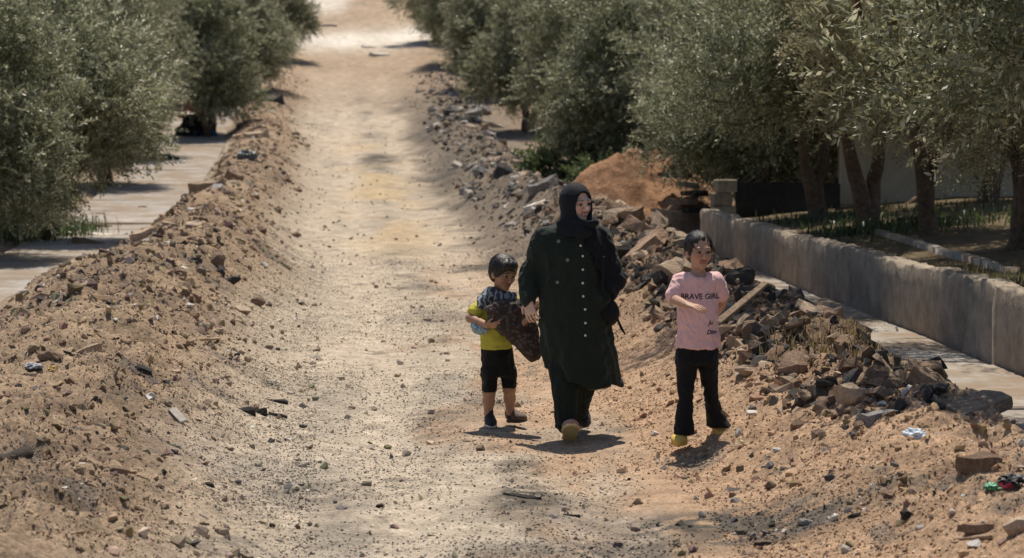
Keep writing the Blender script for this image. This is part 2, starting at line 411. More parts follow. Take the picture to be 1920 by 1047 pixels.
# planter kerb running through the garden
kb = []
ya, yb = 20.5, 30.5
pk = [atY(1640, 515, 29.0), atY(1760, 560, 25.6), atY(1900, 612, 22.6)]
V = []; Fq = []
pts = [np.array([np.interp(t, [0, .5, 1], [p[0] for p in pk]), np.interp(t, [0, .5, 1], [p[1] for p in pk])]) for t in np.linspace(0, 1, 40)]
for i, p in enumerate(pts):
    z = float(H(p[0], p[1])); w = .10; hh = .05 + .02 * float(vn2(p[0], p[1], 3, 2))
    z = float(H(p[0], p[1], False)); V += [(p[0] - w / 2, p[1], z - .1), (p[0] - w / 2, p[1], z + hh), (p[0] + w / 2, p[1], z + hh + .005), (p[0] + w / 2, p[1], z - .1)]
    if i:
        a = (i - 1) * 4
        for k in range(3): Fq.append((a + k, a + k + 1, a + k + 5, a + k + 4))
Fq += [(3, 2, 1, 0), (len(V) - 4, len(V) - 3, len(V) - 2, len(V) - 1)]
o = link('planter_kerb', mk_mesh('planter_kerb', V, Fq, M['concrete'], smooth=False))
tag(o, 'thin pale concrete kerb in the shaded garden behind the low wall', 'kerb')

# ------------------------------------------------------------------ orange earth mound
mc = atY(1196, 412, 38.5); mz = float(H(mc[0], 38.5, False))
nr_, na_ = 60, 110
rr_, aa_ = np.meshgrid(np.linspace(0, 1, nr_), np.linspace(0, 2 * math.pi, na_, endpoint=False), indexing='ij')
mx_ = rr_ * np.cos(aa_) * 2.0; my_ = rr_ * np.sin(aa_) * 2.2
hz = 1.2 * (1 - sstep(0, 1, rr_ * (1 + .18 * vn2(np.cos(aa_), np.sin(aa_), 1.6, 9)))) ** .85
hz = hz * (1 + .22 * fbm2(mx_, my_, 1.4, 3, 31)) + .17 * fbm2(mx_, my_, 2.8, 4, 33, True) * (rr_ < .97) - .1 * (rr_ > .97)
V = np.stack([mx_, my_, hz], -1).reshape(-1, 3); ii = np.arange(nr_ * na_).reshape(nr_, na_); jj = np.roll(ii, -1, 1)
mcol = np.array([.245, .137, .077]) * (1 + .25 * fbm2(mx_, my_, 2.2, 3, 37)[..., None]) + np.clip(fbm2(mx_, my_, 1.1, 2, 39)[..., None], 0, 1) * np.array([.06, .07, .07])
o = link('earth_mound', mk_mesh('earth_mound', V, np.stack([ii[:-1], ii[1:], jj[1:], jj[:-1]], -1).reshape(-1, 4), M['mound'], mcol.reshape(-1, 3)), None, (mc[0], 38.5, mz - .05))
tag(o, 'heap of orange earth under the trees behind the woman', 'earth mound')

# ------------------------------------------------------------------ stones
def hull_rock(seed, flat=1.0, n=20, cutplanes=3):
    rr = np.random.default_rng(seed)
    d = rr.normal(size=(n, 3)); d /= np.linalg.norm(d, axis=1)[:, None]
    d *= rr.uniform(.8, 1.0, n)[:, None]
    for _ in range(cutplanes):
        nn = rr.normal(size=3); nn /= np.linalg.norm(nn); lim = rr.uniform(.45, .75)
        ex = np.maximum(d @ nn - lim, 0); d -= ex[:, None] * nn
    d[:, 0] *= rr.uniform(.9, 1.1); d[:, 1] *= rr.uniform(.65, .95); d[:, 2] *= flat * rr.uniform(.8, 1.1)
    bm = bmesh.new(); vs = [bm.verts.new(p * .5) for p in d]
    r = bmesh.ops.convex_hull(bm, input=vs)
    bmesh.ops.delete(bm, geom=list({v for v in bm.verts if not v.link_faces}), context='VERTS')
    bmesh.ops.recalc_face_normals(bm, faces=bm.faces)
    return bm
def slab_rock(seed, th=.22):
    rr = np.random.default_rng(seed); k = rr.integers(5, 8)
    an = np.sort(rr.uniform(0, 2 * math.pi, k) * .35 + np.arange(k) * 2 * math.pi / k * .9); r = rr.uniform(.38, .55, k)
    bm = bmesh.new(); vs = []
    for s, sc in ((-1, 1.0), (1, .93)):
        for a, q in zip(an, r):
            vs.append(bm.verts.new((math.cos(a) * q * sc + rr.normal() * .015, math.sin(a) * q * .75 * sc + rr.normal() * .015, s * th / 2 + rr.normal() * th * .1)))
    bmesh.ops.convex_hull(bm, input=vs)
    bmesh.ops.delete(bm, geom=[v for v in bm.verts if not v.link_faces], context='VERTS')
    bmesh.ops.recalc_face_normals(bm, faces=bm.faces)
    return bm
def rough(bm, amt, seed, cuts=1):
    """breaks the flat facets of a bigger stone"""
    bmesh.ops.subdivide_edges(bm, edges=bm.edges[:], cuts=cuts, use_grid_fill=True)
    bmesh.ops.triangulate(bm, faces=bm.faces[:])
    for v in bm.verts:
        n = vn(np.array(v.co) * 5.0 + seed * 3.1, 3); v.co += v.normal * float(n) * amt
    return bm
ROCK = {}
for mname in ('rock_tan', 'rock_brown', 'rock_grey', 'rock_pale', 'asphalt'):
    ROCK[mname] = {'r': [bm_mesh('stone', rough(hull_rock(100 + k, .72, 24, 4), .045, k, 2), M[mname]) for k in range(4)],
                   's': [bm_mesh('slab_piece', rough(slab_rock(200 + k, .19), .055, k, 2), M[mname]) for k in range(4)]}
def rock(name, mat, kind, p, size, label, cat, group=None, rot=None, sink=.3, stretch=(1, 1, 1), rz=None):
    me = ROCK[mat][kind][R.randrange(4)]
    o = link(name, me)
    th = (.36 if kind == 'r' else .11) * stretch[2]
    o.location = (float(p[0]), float(p[1]), float(p[2]) + size * th * (1 - 2 * sink) )
    o.scale = (size * stretch[0], size * stretch[1], size * stretch[2])
    t = .5 if kind == 'r' else .3
    o.rotation_euler = rot if rot else (R.uniform(-t, t), R.uniform(-t, t), R.uniform(0, 6.28) if rz is None else rz)
    tag(o, label, cat, group)
    return o
# stones that the photograph singles out: name, material, form, px, py (middle of its foot), width in photo px, label
NAMED = [
 ('boulder', 'rock_brown', 'r', 1490, 690, 88, 'big rust brown boulder on the ridge just right of the girl', 'boulder', (1, .8, .85), (.1, -.3, .4)),
 ('concrete_slab', 'rock_grey', 's', 1648, 782, 95, 'flat grey slab with a lit top below the right rubble ridge', 'slab', (1, .9, 1.2), (.12, -.05, .1)),
 ('asphalt_slab', 'asphalt', 's', 1590, 718, 80, 'dark slab standing on edge left of the concrete pavement edge', 'slab', (1, .8, 1), (.3, -.75, .2)),
 ('asphalt_chunk', 'asphalt', 'r', 1735, 752, 78, 'jagged black asphalt chunk under the broken pavement edge', 'asphalt', (1, .7, .9), (.3, -.5, .3)),
 ('asphalt_chunk', 'asphalt', 'r', 1690, 770, 60, 'black chunk wedged between grey slab and broken pavement edge', 'asphalt', (.8, .7, 1.1), (.3, .5, .3)),
 ('concrete_lump', 'rock_tan', 's', 1835, 765, 165, 'large broken tan pavement slab tipping towards the track', 'slab', (1, 1.0, 1.0), (.30, -.1, .15)),
 ('concrete_lump', 'rock_brown', 's', 1745, 715, 110, 'brown earth crusted slab above the black asphalt chunk', 'slab', (1, .8, 1.6), (.35, .35, .2)),
 ('boulder', 'rock_brown', 's', 1838, 872, 115, 'dark brown flat topped chunk at the foot of the right ridge', 'boulder', (1, .8, 2.0), (.08, .02, .1)),
 ('boulder', 'rock_tan', 'r', 1915, 1000, 95, 'tan boulder cut by the lower right edge of the picture', 'boulder', (1, .9, .9), None),
 ('boulder', 'rock_tan', 'r', 1398, 700, 78, 'rounded tan stone on the slope beside the legs of the girl', 'boulder', (1, .9, .65), None),
 ('stone', 'rock_tan', 'r', 1515, 748, 66, 'rounded tan stone sunk in the slope below the rust brown boulder', 'stone', (1, .9, .6), None),
 ('stone', 'rock_pale', 'r', 1458, 848, 27, 'pale grey stone alone on the orange gravel slope', 'stone', (1, 1, 1.2), None),
 ('asphalt_block', 'asphalt', 's', 1431, 1024, 42, 'small dark oblong block near the bottom edge of the picture', 'asphalt', (1, .55, 2.2), (0, 0, .05)),
 ('stone', 'rock_brown', 's', 1832, 990, 85, 'brown clod above the thin plank at lower right', 'stone', (1, .7, 1.3), (0, 0, .1)),
 ('stone', 'asphalt', 'r', 1700, 972, 40, 'dark grey stone among pale pebbles at lower right', 'stone', (1, .9, 1), None),
 ('stone', 'asphalt', 'r', 1602, 970, 34, 'dark stone left of the pale pebbles at lower right', 'stone', (1, .8, .8), None),
 ('stone', 'rock_grey', 'r', 1512, 982, 40, 'blue grey stone near the dark asphalt crumbs at lower right', 'stone', (1, .8, .8), None),
 ('stone', 'rock_pale', 's', 1557, 972, 26, 'small white stone between two dark ones at lower right', 'stone', (1, .7, .7), None),
 ('stone', 'rock_pale', 's', 1752, 968, 34, 'cream flat stone right of the dark grey stone', 'stone', (1, .6, .8), None),
 ('stone', 'rock_pale', 'r', 1726, 992, 26, 'cream round stone below the dark grey stone', 'stone', (1, .8, .8), None),
 ('stone', 'rock_pale', 's', 1382, 920, 52, 'pale broken stone in front of the shadow of the girl', 'stone', (1, .7, 1), None),
 ('stone', 'rock_grey', 'r', 1378, 943, 34, 'grey stone just below the pale broken one', 'stone', (1, .8, .6), None),
 ('concrete_block', 'rock_tan', 's', 1450, 612, 66, 'tan block tipped up at the end of the leaning plank', 'block', (1, .8, 2.2), (.5, .5, .3)),
 ('asphalt_slab', 'asphalt', 's', 1345, 506, 70, 'black slab beside the head of the girl', 'slab', (1, .8, 1.4), (.1, .05, .1)),
 ('concrete_slab', 'rock_grey', 's', 1378, 578, 76, 'grey slab lying behind the shoulder of the girl', 'slab', (1, .8, 1.2), (.25, .25, .2)),
 ('stone', 'asphalt', 'r', 268, 698, 62, 'dark grey stone on the face of the left berm', 'stone', (1, .8, .7), None),
 ('clod', 'rock_brown', 's', 358, 560, 62, 'long brown clod lying down the left berm', 'clod', (1, .5, 2), (.2, .6, .8)),
 ('asphalt_chunk', 'asphalt', 'r', 432, 530, 60, 'dark lump high on the left berm', 'asphalt', (1, .8, .6), None),  # dark lump at a dark pit in the berm
 ('asphalt_piece', 'asphalt', 's', 462, 772, 46, 'leftmost of the black asphalt pieces at the foot of the berm', 'asphalt', (1, .8, 1.8), None),
 ('asphalt_piece', 'asphalt', 'r', 490, 778, 44, 'thickest of the black asphalt pieces at the foot of the berm', 'asphalt', (1, .8, .8), None),
 ('asphalt_piece', 'asphalt', 's', 520, 782, 48, 'lowest of the black asphalt pieces at the foot of the berm', 'asphalt', (1, .6, 1.6), (.1, .2, -.3)),
 ('asphalt_piece', 'asphalt', 's', 522, 756, 56, 'long thin black asphalt piece above the others at the foot of the berm', 'asphalt', (1.1, .45, 1.4), (.05, .1, -.2)),
 ('asphalt_piece', 'asphalt', 's', 568, 764, 38, 'rightmost of the black asphalt pieces beside the wheel track', 'asphalt', (1, .6, 1.3), None),
 ('asphalt_piece', 'asphalt', 's', 506, 829, 34, 'small black piece below the asphalt cluster', 'asphalt', (1, .6, 1.6), None),
 ('asphalt_piece', 'asphalt', 'r', 392, 912, 32, 'black lump low on the left gravel', 'asphalt', (1, .8, .9), None),
 ('stone', 'asphalt', 'r', 308, 886, 20, 'little black stone left of the black lump', 'stone', (1, .8, 1), None),
 ('stone', 'rock_tan', 'r', 414, 1000, 44, 'pale brown stone in the left foreground', 'stone', (1, .8, .9), None),
 ('clod', 'rock_brown', 's', 218, 886, 88, 'long brown clod in the left foreground', 'clod', (1, .4, 1.4), (.05, .15, -.15)),
 ('stone', 'rock_brown', 'r', 92, 672, 62, 'brown rock beside the yellow scrap at the left', 'stone', (1, .8, .8), None),
 ('concrete_slab', 'rock_tan', 's', 160, 662, 76, 'tilted tan slab behind the brown rock at the left', 'slab', (1, .6, 1.6), (.2, -.3, .2)),
 ('concrete_slab', 'rock_tan', 's', 388, 352, 85, 'long tan slab on the crest of the left berm', 'slab', (1, .6, 1.7), (.1, -.2, .45)),
 ('concrete_slab', 'rock_tan', 's', 175, 434, 86, 'uppermost broken slab beside the left pavement tree', 'slab', (1, .6, 1.8), (.03, .03, 0)),
 ('concrete_slab', 'rock_pale', 's', 205, 450, 90, 'pale broken slab below the uppermost one beside the left tree', 'slab', (1, .6, 1.5), (.05, -.04, .2)),
 ('concrete_slab', 'rock_brown', 's', 185, 468, 110, 'lowest brown broken slab beside the left tree', 'slab', (1, .5, 1.6), (.04, .06, -.1)),
 ('concrete_slab', 'rock_tan', 's', 272, 440, 66, 'tan slab propped on the berm right of the slab stack', 'slab', (1, .7, 2.2), (.3, -.3, .2)),
 ('concrete_slab', 'asphalt', 's', 510, 190, 56, 'dark slab on the far crest of the left berm', 'slab', (1, .7, 2), (.2, -.15, .1)),
 ('concrete_slab', 'rock_tan', 's', 480, 257, 60, 'tan slab on the left berm beside the dark rubbish bags', 'slab', (1, .6, 2), (.15, -.25, .5)),
 ('concrete_slab', 'rock_brown', 's', 440, 332, 42, 'brown slab below the long tan slab of the left crest', 'slab', (1, .6, 2), (.2, .3, .3)),
 ('asphalt_slab', 'asphalt', 's', 985, 933, 92, 'thin black asphalt flake on the track below the boy', 'asphalt', (1, .5, .6), (.02, .03, -.35)),
 ('asphalt_piece', 'asphalt', 's', 1073, 968, 38, 'small black flake on the track near the bottom centre', 'asphalt', (1, .4, 1), (0, 0, 0)),
 ('asphalt_piece', 'asphalt', 'r', 1180, 902, 14, 'tiny black stone on the track below the woman', 'asphalt', (1, .8, 1), None),
 ('concrete_block', 'rock_pale', 's', 1000, 315, 64, 'pale slab on the right berm under the bright green bush', 'slab', (1, .6, 1.8), (.2, .3, -.3)),
 ('boulder', 'rock_grey', 'r', 905, 215, 56, 'pale grey boulder under the far trees on the right', 'boulder', (1, .9, .9), None),
 ('concrete_slab', 'rock_pale', 's', 925, 240, 75, 'long pale slab below the grey boulder on the far right berm', 'slab', (1.1, .25, 1.4), (.1, .3, -.45)),
 ('concrete_slab', 'rock_pale', 's', 714, 104, 50, 'bright pale slab at the right edge of the far bend', 'slab', (1, .9, 1.2), (.25, .1, .1)),
 ('concrete_slab', 'rock_pale', 's', 694, 90, 40, 'smaller pale slab left of the bright one at the far bend', 'slab', (1, .8, 1), (.2, .1, .3)),
 ('concrete_slab', 'rock_grey', 's', 612, 50, 40, 'grey slab lying across the far climbing lane', 'slab', (1.2, .5, 1), (.15, 0, 0)),
 ('stone', 'rock_pale', 'r', 1002, 397, 26, 'white stone on the right berm left of the head of the woman', 'stone', (1, .8, 1), None),
]
for (nm, mt, kd, px, py, w, lab, cat, st, rot) in NAMED:
    p = P(px, py); s = w / (FPX / p[1])
    rock(nm, mt, kd, p, s, lab, cat, None, rot, .36 if kd == 'r' else .5, (st[0], st[1], st[2] * (.72 if kd == 's' else .9)))
# layered slabs right of the mound
for k, (px, py, w, mt) in enumerate(((1268, 332, 80, 'asphalt'), (1290, 350, 62, 'rock_grey'), (1304, 366, 70, 'asphalt'), (1280, 382, 66, 'rock_brown'), (1310, 396, 60, 'asphalt'), (1250, 402, 62, 'rock_tan'))):
    p = atY(px, py, 37.2 - .25 * k); s = w / (FPX / p[1])
    rock('paving_slab', mt, 's', p, s, '%s slab, %s from the top of the stack right of the orange mound' % ({'asphalt': 'black', 'rock_grey': 'grey', 'rock_tan': 'tan', 'rock_brown': 'brown'}[mt], ('first', 'second', 'third', 'fourth', 'fifth', 'sixth')[k]), 'slab', 'slabs stacked by the orange mound',
         (R.uniform(-.06, .1), R.uniform(-.08, .12), R.uniform(-.4, .4)), .2, (1.1, .8, .7))
# a hump of spoil that carries those slabs
p0 = atY(1292, 415, 36.6)
rr_, aa_ = np.meshgrid(np.linspace(0, 1, 30), np.linspace(0, 2 * math.pi, 60, endpoint=False), indexing='ij')
hx = rr_ * np.cos(aa_) * .9; hy = rr_ * np.sin(aa_) * 1.1
hz = .55 * (1 - sstep(.0, 1, rr_)) * (1 + .25 * fbm2(hx, hy, 2.5, 3, 81)) - .08 * (rr_ > .95)
ii = np.arange(30 * 60).reshape(30, 60); jj = np.roll(ii, -1, 1)
o = link('spoil_heap', mk_mesh('spoil_heap', np.stack([hx, hy, hz], -1).reshape(-1, 3), np.stack([ii[:-1], ii[1:], jj[1:], jj[:-1]], -1).reshape(-1, 4), M['mound'],
         (np.array([.24, .165, .11]) * (1 + .3 * fbm2(hx, hy, 4, 2, 83)[..., None])).reshape(-1, 3)), None, (p0[0], 36.9, float(H(p0[0], 36.9, False)) - .03))
tag(o, 'grey brown spoil heap carrying the stacked slabs by the block pillar', 'spoil heap')

# loose rubble by zone
HUE = {'rock_tan': 'tan', 'rock_brown': 'brown', 'rock_grey': 'grey', 'rock_pale': 'pale', 'asphalt': 'black'}
def scatter(n, u0, u1, y0, y1, smin, smax, mats, where, cat, group, name, slab=.5, bias=None, tilt=.5):
    for k in range(n):
        y = y0 + (y1 - y0) * R.random() ** (1.0 if bias is None else bias)
        u = R.uniform(u0, u1); x = X(u, y); t = R.random() ** 2.2; s = smin + (smax - smin) * t
        m = R.choice(mats); kd = 's' if R.random() < slab else 'r'
        lab = '%s %s %s %s' % ('bigger' if t > .35 else 'small', HUE[m], 'flat broken piece' if kd == 's' else 'rough stone', where)
        rock(name, m, kd, (x, y, float(H(x, y))), s, lab, cat, group, (R.uniform(-tilt, tilt), R.uniform(-tilt, tilt), R.uniform(0, 6.28)), .3, (1, R.uniform(.6, 1), R.uniform(.7, 1.3)))
scatter(115, 1.85, 2.95, 22, 34, .10, .48, ['rock_tan', 'rock_brown', 'asphalt', 'rock_brown', 'rock_brown', 'rock_grey'], 'in the rubble heap between the woman and the girl', 'rubble', 'rubble heap behind the girl', 'rubble_stone', .55)
scatter(110, 1.95, 2.95, 14.5, 22, .07, .42, ['rock_brown', 'asphalt', 'asphalt', 'rock_tan', 'rock_brown'], 'on the rubble ridge along the right pavement', 'rubble', 'stones of the right rubble ridge', 'rubble_stone', .5)
scatter(75, 1.4, 3.1, 35, 76, .14, .5, ['rock_grey', 'asphalt', 'rock_tan', 'rock_brown', 'rock_pale'], 'on the far right berm under the trees', 'rubble', 'stones of the far right berm', 'rubble_stone', .55)
scatter(110, -3.2, -1.4, 22, 62, .05, .30, ['rock_tan', 'rock_brown', 'rock_tan', 'rock_brown', 'rock_brown', 'asphalt'], 'on the crest of the left earth berm', 'clod', 'clods along the left berm', 'earth_clod', .5)
scatter(50, -3.0, -1.0, 12, 22, .035, .11, ['rock_tan', 'rock_brown', 'rock_grey', 'asphalt'], 'on the near left gravel bank', 'stone', 'small stones of the near left bank', 'loose_stone', .5)
scatter(40, .9, 2.4, 11.5, 17, .03, .08, ['rock_tan', 'rock_pale', 'rock_grey'], 'on the orange gravel slope at lower right', 'stone', 'small stones of the orange slope', 'loose_stone', .4)
scatter(22, -4.9, -3.4, 22, 55, .05, .16, ['rock_tan', 'rock_brown', 'asphalt'], 'strewn on the left pavement', 'stone', 'stones strewn on the left pavement', 'loose_stone', .4, tilt=.1)
scatter(20, 2.0, 2.8, 14.8, 22, .28, .52, ['rock_brown', 'asphalt', 'rock_brown', 'rock_tan'], 'tilted on top of the right ridge', 'slab', 'big slabs of the right ridge', 'broken_slab', 1.0, None, .8)
scatter(20, 1.95, 2.8, 22, 33, .35, .62, ['rock_tan', 'rock_brown', 'asphalt', 'rock_tan'], 'tilted on the heap behind the girl', 'slab', 'big slabs of the heap behind the girl', 'broken_slab', 1.0, None, .7)
scatter(22, -3.2, -2.1, 22, 62, .2, .48, ['rock_tan', 'rock_brown', 'rock_tan', 'rock_grey'], 'tipped along the crest of the left berm', 'slab', 'slabs along the left crest', 'broken_slab', 1.0, None, .45)
scatter(26, 1.5, 3.0, 35, 76, .3, .65, ['rock_grey', 'rock_pale', 'asphalt', 'rock_tan'], 'tipped on the far right berm', 'slab', 'slabs of the far right berm', 'broken_slab', 1.0, None, .5)
for (px, py, lab) in ((267, 398, 'upright reddish brown brick on the left pavement'), (187, 411, 'reddish brown brick lying left of the upright brick')):
    p = P(px, py); o = link('brick', bm_mesh('brick', box_bm(.14, .09, .10, .006, .004, px), mat_plain('brick_clay%d' % px, (.22, .12, .075), .95, .1, 30, .3, .006))); o.location = p + np.array([0, 0, -.0]); o.rotation_euler = (0, 0, .3); tag(o, lab, 'brick')

# ------------------------------------------------------------------ gravel: one uncountable mass
lib = bpy.data.collections.new('gravel_pieces')
for k in range(6):
    bm = hull_rock(300 + k, .7, 11, 2)
    o = bpy.data.objects.new('gravel_piece', bm_mesh('gravel_piece', bm, M['pebble'])); lib.objects.link(o)
def gravel(name, n, ylo, yhi, ulo, uhi, smin, smax, label, seed, power=2.5, zone=None, colour=None):
    rr = np.random.default_rng(seed)
    y = ylo * (yhi / ylo) ** rr.random(n); u = rr.uniform(ulo, uhi, n); x = X(u, y)
    keep = np.abs(x) < .235 * y + .3
    keep &= ~((u < -3.5) & (u > -5.0) & (rr.random(n) < .80)) & ~((u > 3.0) & (u < 4.02) & (rr.random(n) < .85))
    cl = fbm2(x, y * .6, 1.7, 3, seed + 4)
    keep &= rr.random(n) < .45 + 1.1 * cl + .35 * (np.abs(u) > 1)
    if zone == 'berm':
        AL_, AR_, bl_, br_ = prof(u, y); keep &= rr.random(n) < np.clip(1.3 * (bl_ + br_) - .25, 0, 1)
    else: keep &= (np.abs(u) > 1.0) | (rr.random(n) < .62)
    x, y, u = x[keep], y[keep], u[keep]; n = len(x)
    s = smin + (smax - smin) * rr.random(n) ** power
    if zone == 'berm': s = s * np.interp(y, [11, 15, 22], [.55, .75, 1.0])
    z = H(x, y) + s * (.08 if zone is None else -.02)
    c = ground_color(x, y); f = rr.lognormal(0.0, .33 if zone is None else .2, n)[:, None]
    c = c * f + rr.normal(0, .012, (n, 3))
    t = rr.random(n)
    c[t < .03] = np.array([.075, .07, .068]); c[t > .965] = np.array([.58, .54, .49])
    if colour == 'dark': t2 = rr.random(n)[:, None]; c = np.where(t2 < .42, [.07, .062, .055], np.where(t2 < .8, [.19, .13, .09], [.33, .25, .18])) * rr.uniform(.7, 1.3, (n, 1))
    elif colour: t2 = rr.random(n)[:, None]; c = np.where(t2 < .3, [.09, .085, .08], np.where(t2 < .55, [.40, .37, .33], c)) * rr.uniform(.7, 1.25, (n, 1))
    c = np.clip(c, .03, .62)
    me = bpy.data.meshes.new(name); me.vertices.add(n)
    me.vertices.foreach_set('co', np.stack([x, y, z], -1).astype(np.float32).ravel())
    def att(nm, ty, data, key):
        a = me.attributes.new(nm, ty, 'POINT'); a.data.foreach_set(key, np.asarray(data).ravel())
    att('rot', 'FLOAT_VECTOR', (rr.normal(0, .5, (n, 3)) * [1, 1, 0] + rr.uniform(0, 6.28, (n, 1)) * [0, 0, 1]).astype(np.float32), 'vector')
    att('scl', 'FLOAT_VECTOR', (s[:, None] * rr.uniform(.7, 1.2, (n, 3))).astype(np.float32), 'vector')
    att('pick', 'INT', rr.integers(0, 6, n).astype(np.int32), 'value')
    att('col', 'FLOAT_COLOR', np.concatenate([c, np.ones((n, 1))], 1).astype(np.float32), 'color')
    me.materials.append(M['pebble'])
    o = link(name, me); tag(o, label, name, kind='stuff')
    ng = bpy.data.node_groups.new(name, 'GeometryNodeTree')
    ng.interface.new_socket('Geometry', in_out='INPUT', socket_type='NodeSocketGeometry'); ng.interface.new_socket('Geometry', in_out='OUTPUT', socket_type='NodeSocketGeometry')
    gi, go = ng.nodes.new('NodeGroupInput'), ng.nodes.new('NodeGroupOutput')
    ci = ng.nodes.new('GeometryNodeCollectionInfo'); ci.inputs['Collection'].default_value = lib; ci.inputs['Separate Children'].default_value = True; ci.inputs['Reset Children'].default_value = True
    ip = ng.nodes.new('GeometryNodeInstanceOnPoints'); ip.inputs['Pick Instance'].default_value = True
    def na(nm, ty): a = ng.nodes.new('GeometryNodeInputNamedAttribute'); a.data_type = ty; a.inputs['Name'].default_value = nm; return a.outputs['Attribute']
    er = ng.nodes.new('FunctionNodeEulerToRotation')
    lk = ng.links.new
    lk(gi.outputs[0], ip.inputs['Points']); lk(ci.outputs[0], ip.inputs['Instance']); lk(na('pick', 'INT'), ip.inputs['Instance Index'])
    lk(na('rot', 'FLOAT_VECTOR'), er.inputs[0]); lk(er.outputs[0], ip.inputs['Rotation']); lk(na('scl', 'FLOAT_VECTOR'), ip.inputs['Scale'])
    lk(ip.outputs[0], go.inputs[0])
    md = o.modifiers.new('scatter', 'NODES'); md.node_group = ng
    return o
gravel('gravel', 330000, 10.6, 34, -3.6, 3.4, .006, .027, 'loose gravel strewn over the track and the berms', 5)
gravel('clods', 95000, 11, 80, -4.4, 3.3, .018, .15, 'earth clods that make up the two berms', 8, 4.5, 'berm')
gravel('ridge_rubble', 5200, 14, 37, 1.75, 3.0, .05, .27, 'dark broken earth and asphalt rubble packed into the right ridge', 12, 2.2, 'berm', 'dark')
gravel('berm_rubble', 4200, 19, 70, -3.6, -1.3, .05, .22, 'brown lumps of dug earth packed into the left berm', 13, 2.6, 'berm')
gravel('rubble_crumbs', 5200, 30, 80, 1.3, 3.1, .05, .26, 'grey and pale crumbs of rubble along the far right berm', 9, 3.0, 'berm', 'grey')
gravel('coarse_gravel', 12000, 10.6, 75, -3.6, 3.4, .022, .10, 'coarse stones mixed into the gravel of the berms', 6, 3.0)

# ------------------------------------------------------------------ olive trees
def unit(v): return v / np.maximum(np.linalg.norm(v, axis=-1, keepdims=True), 1e-9)
def tube(path, rad, sides=9, seed=0, bumps=.12):
    path = np.asarray(path, float); n = len(path); V = []
    T = unit(np.gradient(path, axis=0)); ref = np.array([1., .13, .2])
    for i in range(n):
        a = unit(np.cross(T[i], ref)); b = np.cross(T[i], a)
        for k in range(sides):
            th = 2 * math.pi * k / sides; r = rad[i] * (1 + bumps * float(vn(np.array([math.cos(th) * 1.6, math.sin(th) * 1.6, i * .45 + seed]), 4)))
            V.append(path[i] + r * (math.cos(th) * a + math.sin(th) * b))
    Fq = []
    for i in range(n - 1):
        for k in range(sides):
            k2 = (k + 1) % sides; Fq.append((i * sides + k, i * sides + k2, (i + 1) * sides + k2, (i + 1) * sides + k))
    return V, Fq
def bend(a, b, n, wob, seed, sag=0):
    a, b = np.asarray(a, float), np.asarray(b, float); t = np.linspace(0, 1, n)[:, None]
    p = a + (b - a) * t
    w = np.stack([vn2(t[:, 0] * 2.3, 0 * t[:, 0] + seed + k * 7.7, 1, seed % 17) for k in range(3)], -1)
    return p + w * wob * np.sin(t * math.pi) + np.array([0, 0, sag]) * np.sin(t * math.pi)
def trunk_mesh(name, base_r, forks, lobes, seed):
    """forks: list of (top point, radius) fed from the base; every lobe gets a limb from the nearest fork"""
    V, Fq = [], []
    def add(p, r, s):
        nonlocal V, Fq
        v, f = tube(p, r, 9, s); o = len(V); V += list(v); Fq += [tuple(i + o for i in q) for q in f]
    for k, (tp, r) in enumerate(forks):
        p = bend((0, 0, -.15), tp, 16, .16, seed + k); t = np.linspace(0, 1, 16)
        add(p, np.interp(t, [0, .12, .5, 1], [base_r * 1.45, base_r, base_r * .85 if k == 0 else base_r * .7, r]), seed + k)
    for k, (c, rr, *_) in enumerate(lobes):
        f = min(forks, key=lambda q: np.linalg.norm(np.array(q[0]) - np.array(c)))
        p = bend(f[0], c, 10, .25, seed + 20 + k); add(p, np.linspace(f[1] * .85, .018, 10), seed + k + 40)
        for j in range(4):
            d = unit(np.random.default_rng(seed * 7 + k * 5 + j).normal(size=3)); e = np.array(c) + d * np.array(rr) * .8
            add(bend(p[5 + j], e, 7, .1, seed + k + j), np.linspace(.02, .005, 7), seed + j)
    return mk_mesh(name, V, Fq, M['bark'])
LEAFC = {'grey': [(.10, .108, .055), (.245, .25, .15), (.54, .53, .39)], 'dark': [(.082, .092, .045), (.205, .213, .122), (.48, .475, .34)],
         'warm': [(.12, .112, .056), (.28, .258, .148), (.54, .49, .345)], 'green': [(.045, .065, .025), (.08, .105, .04), (.13, .16, .07)]}
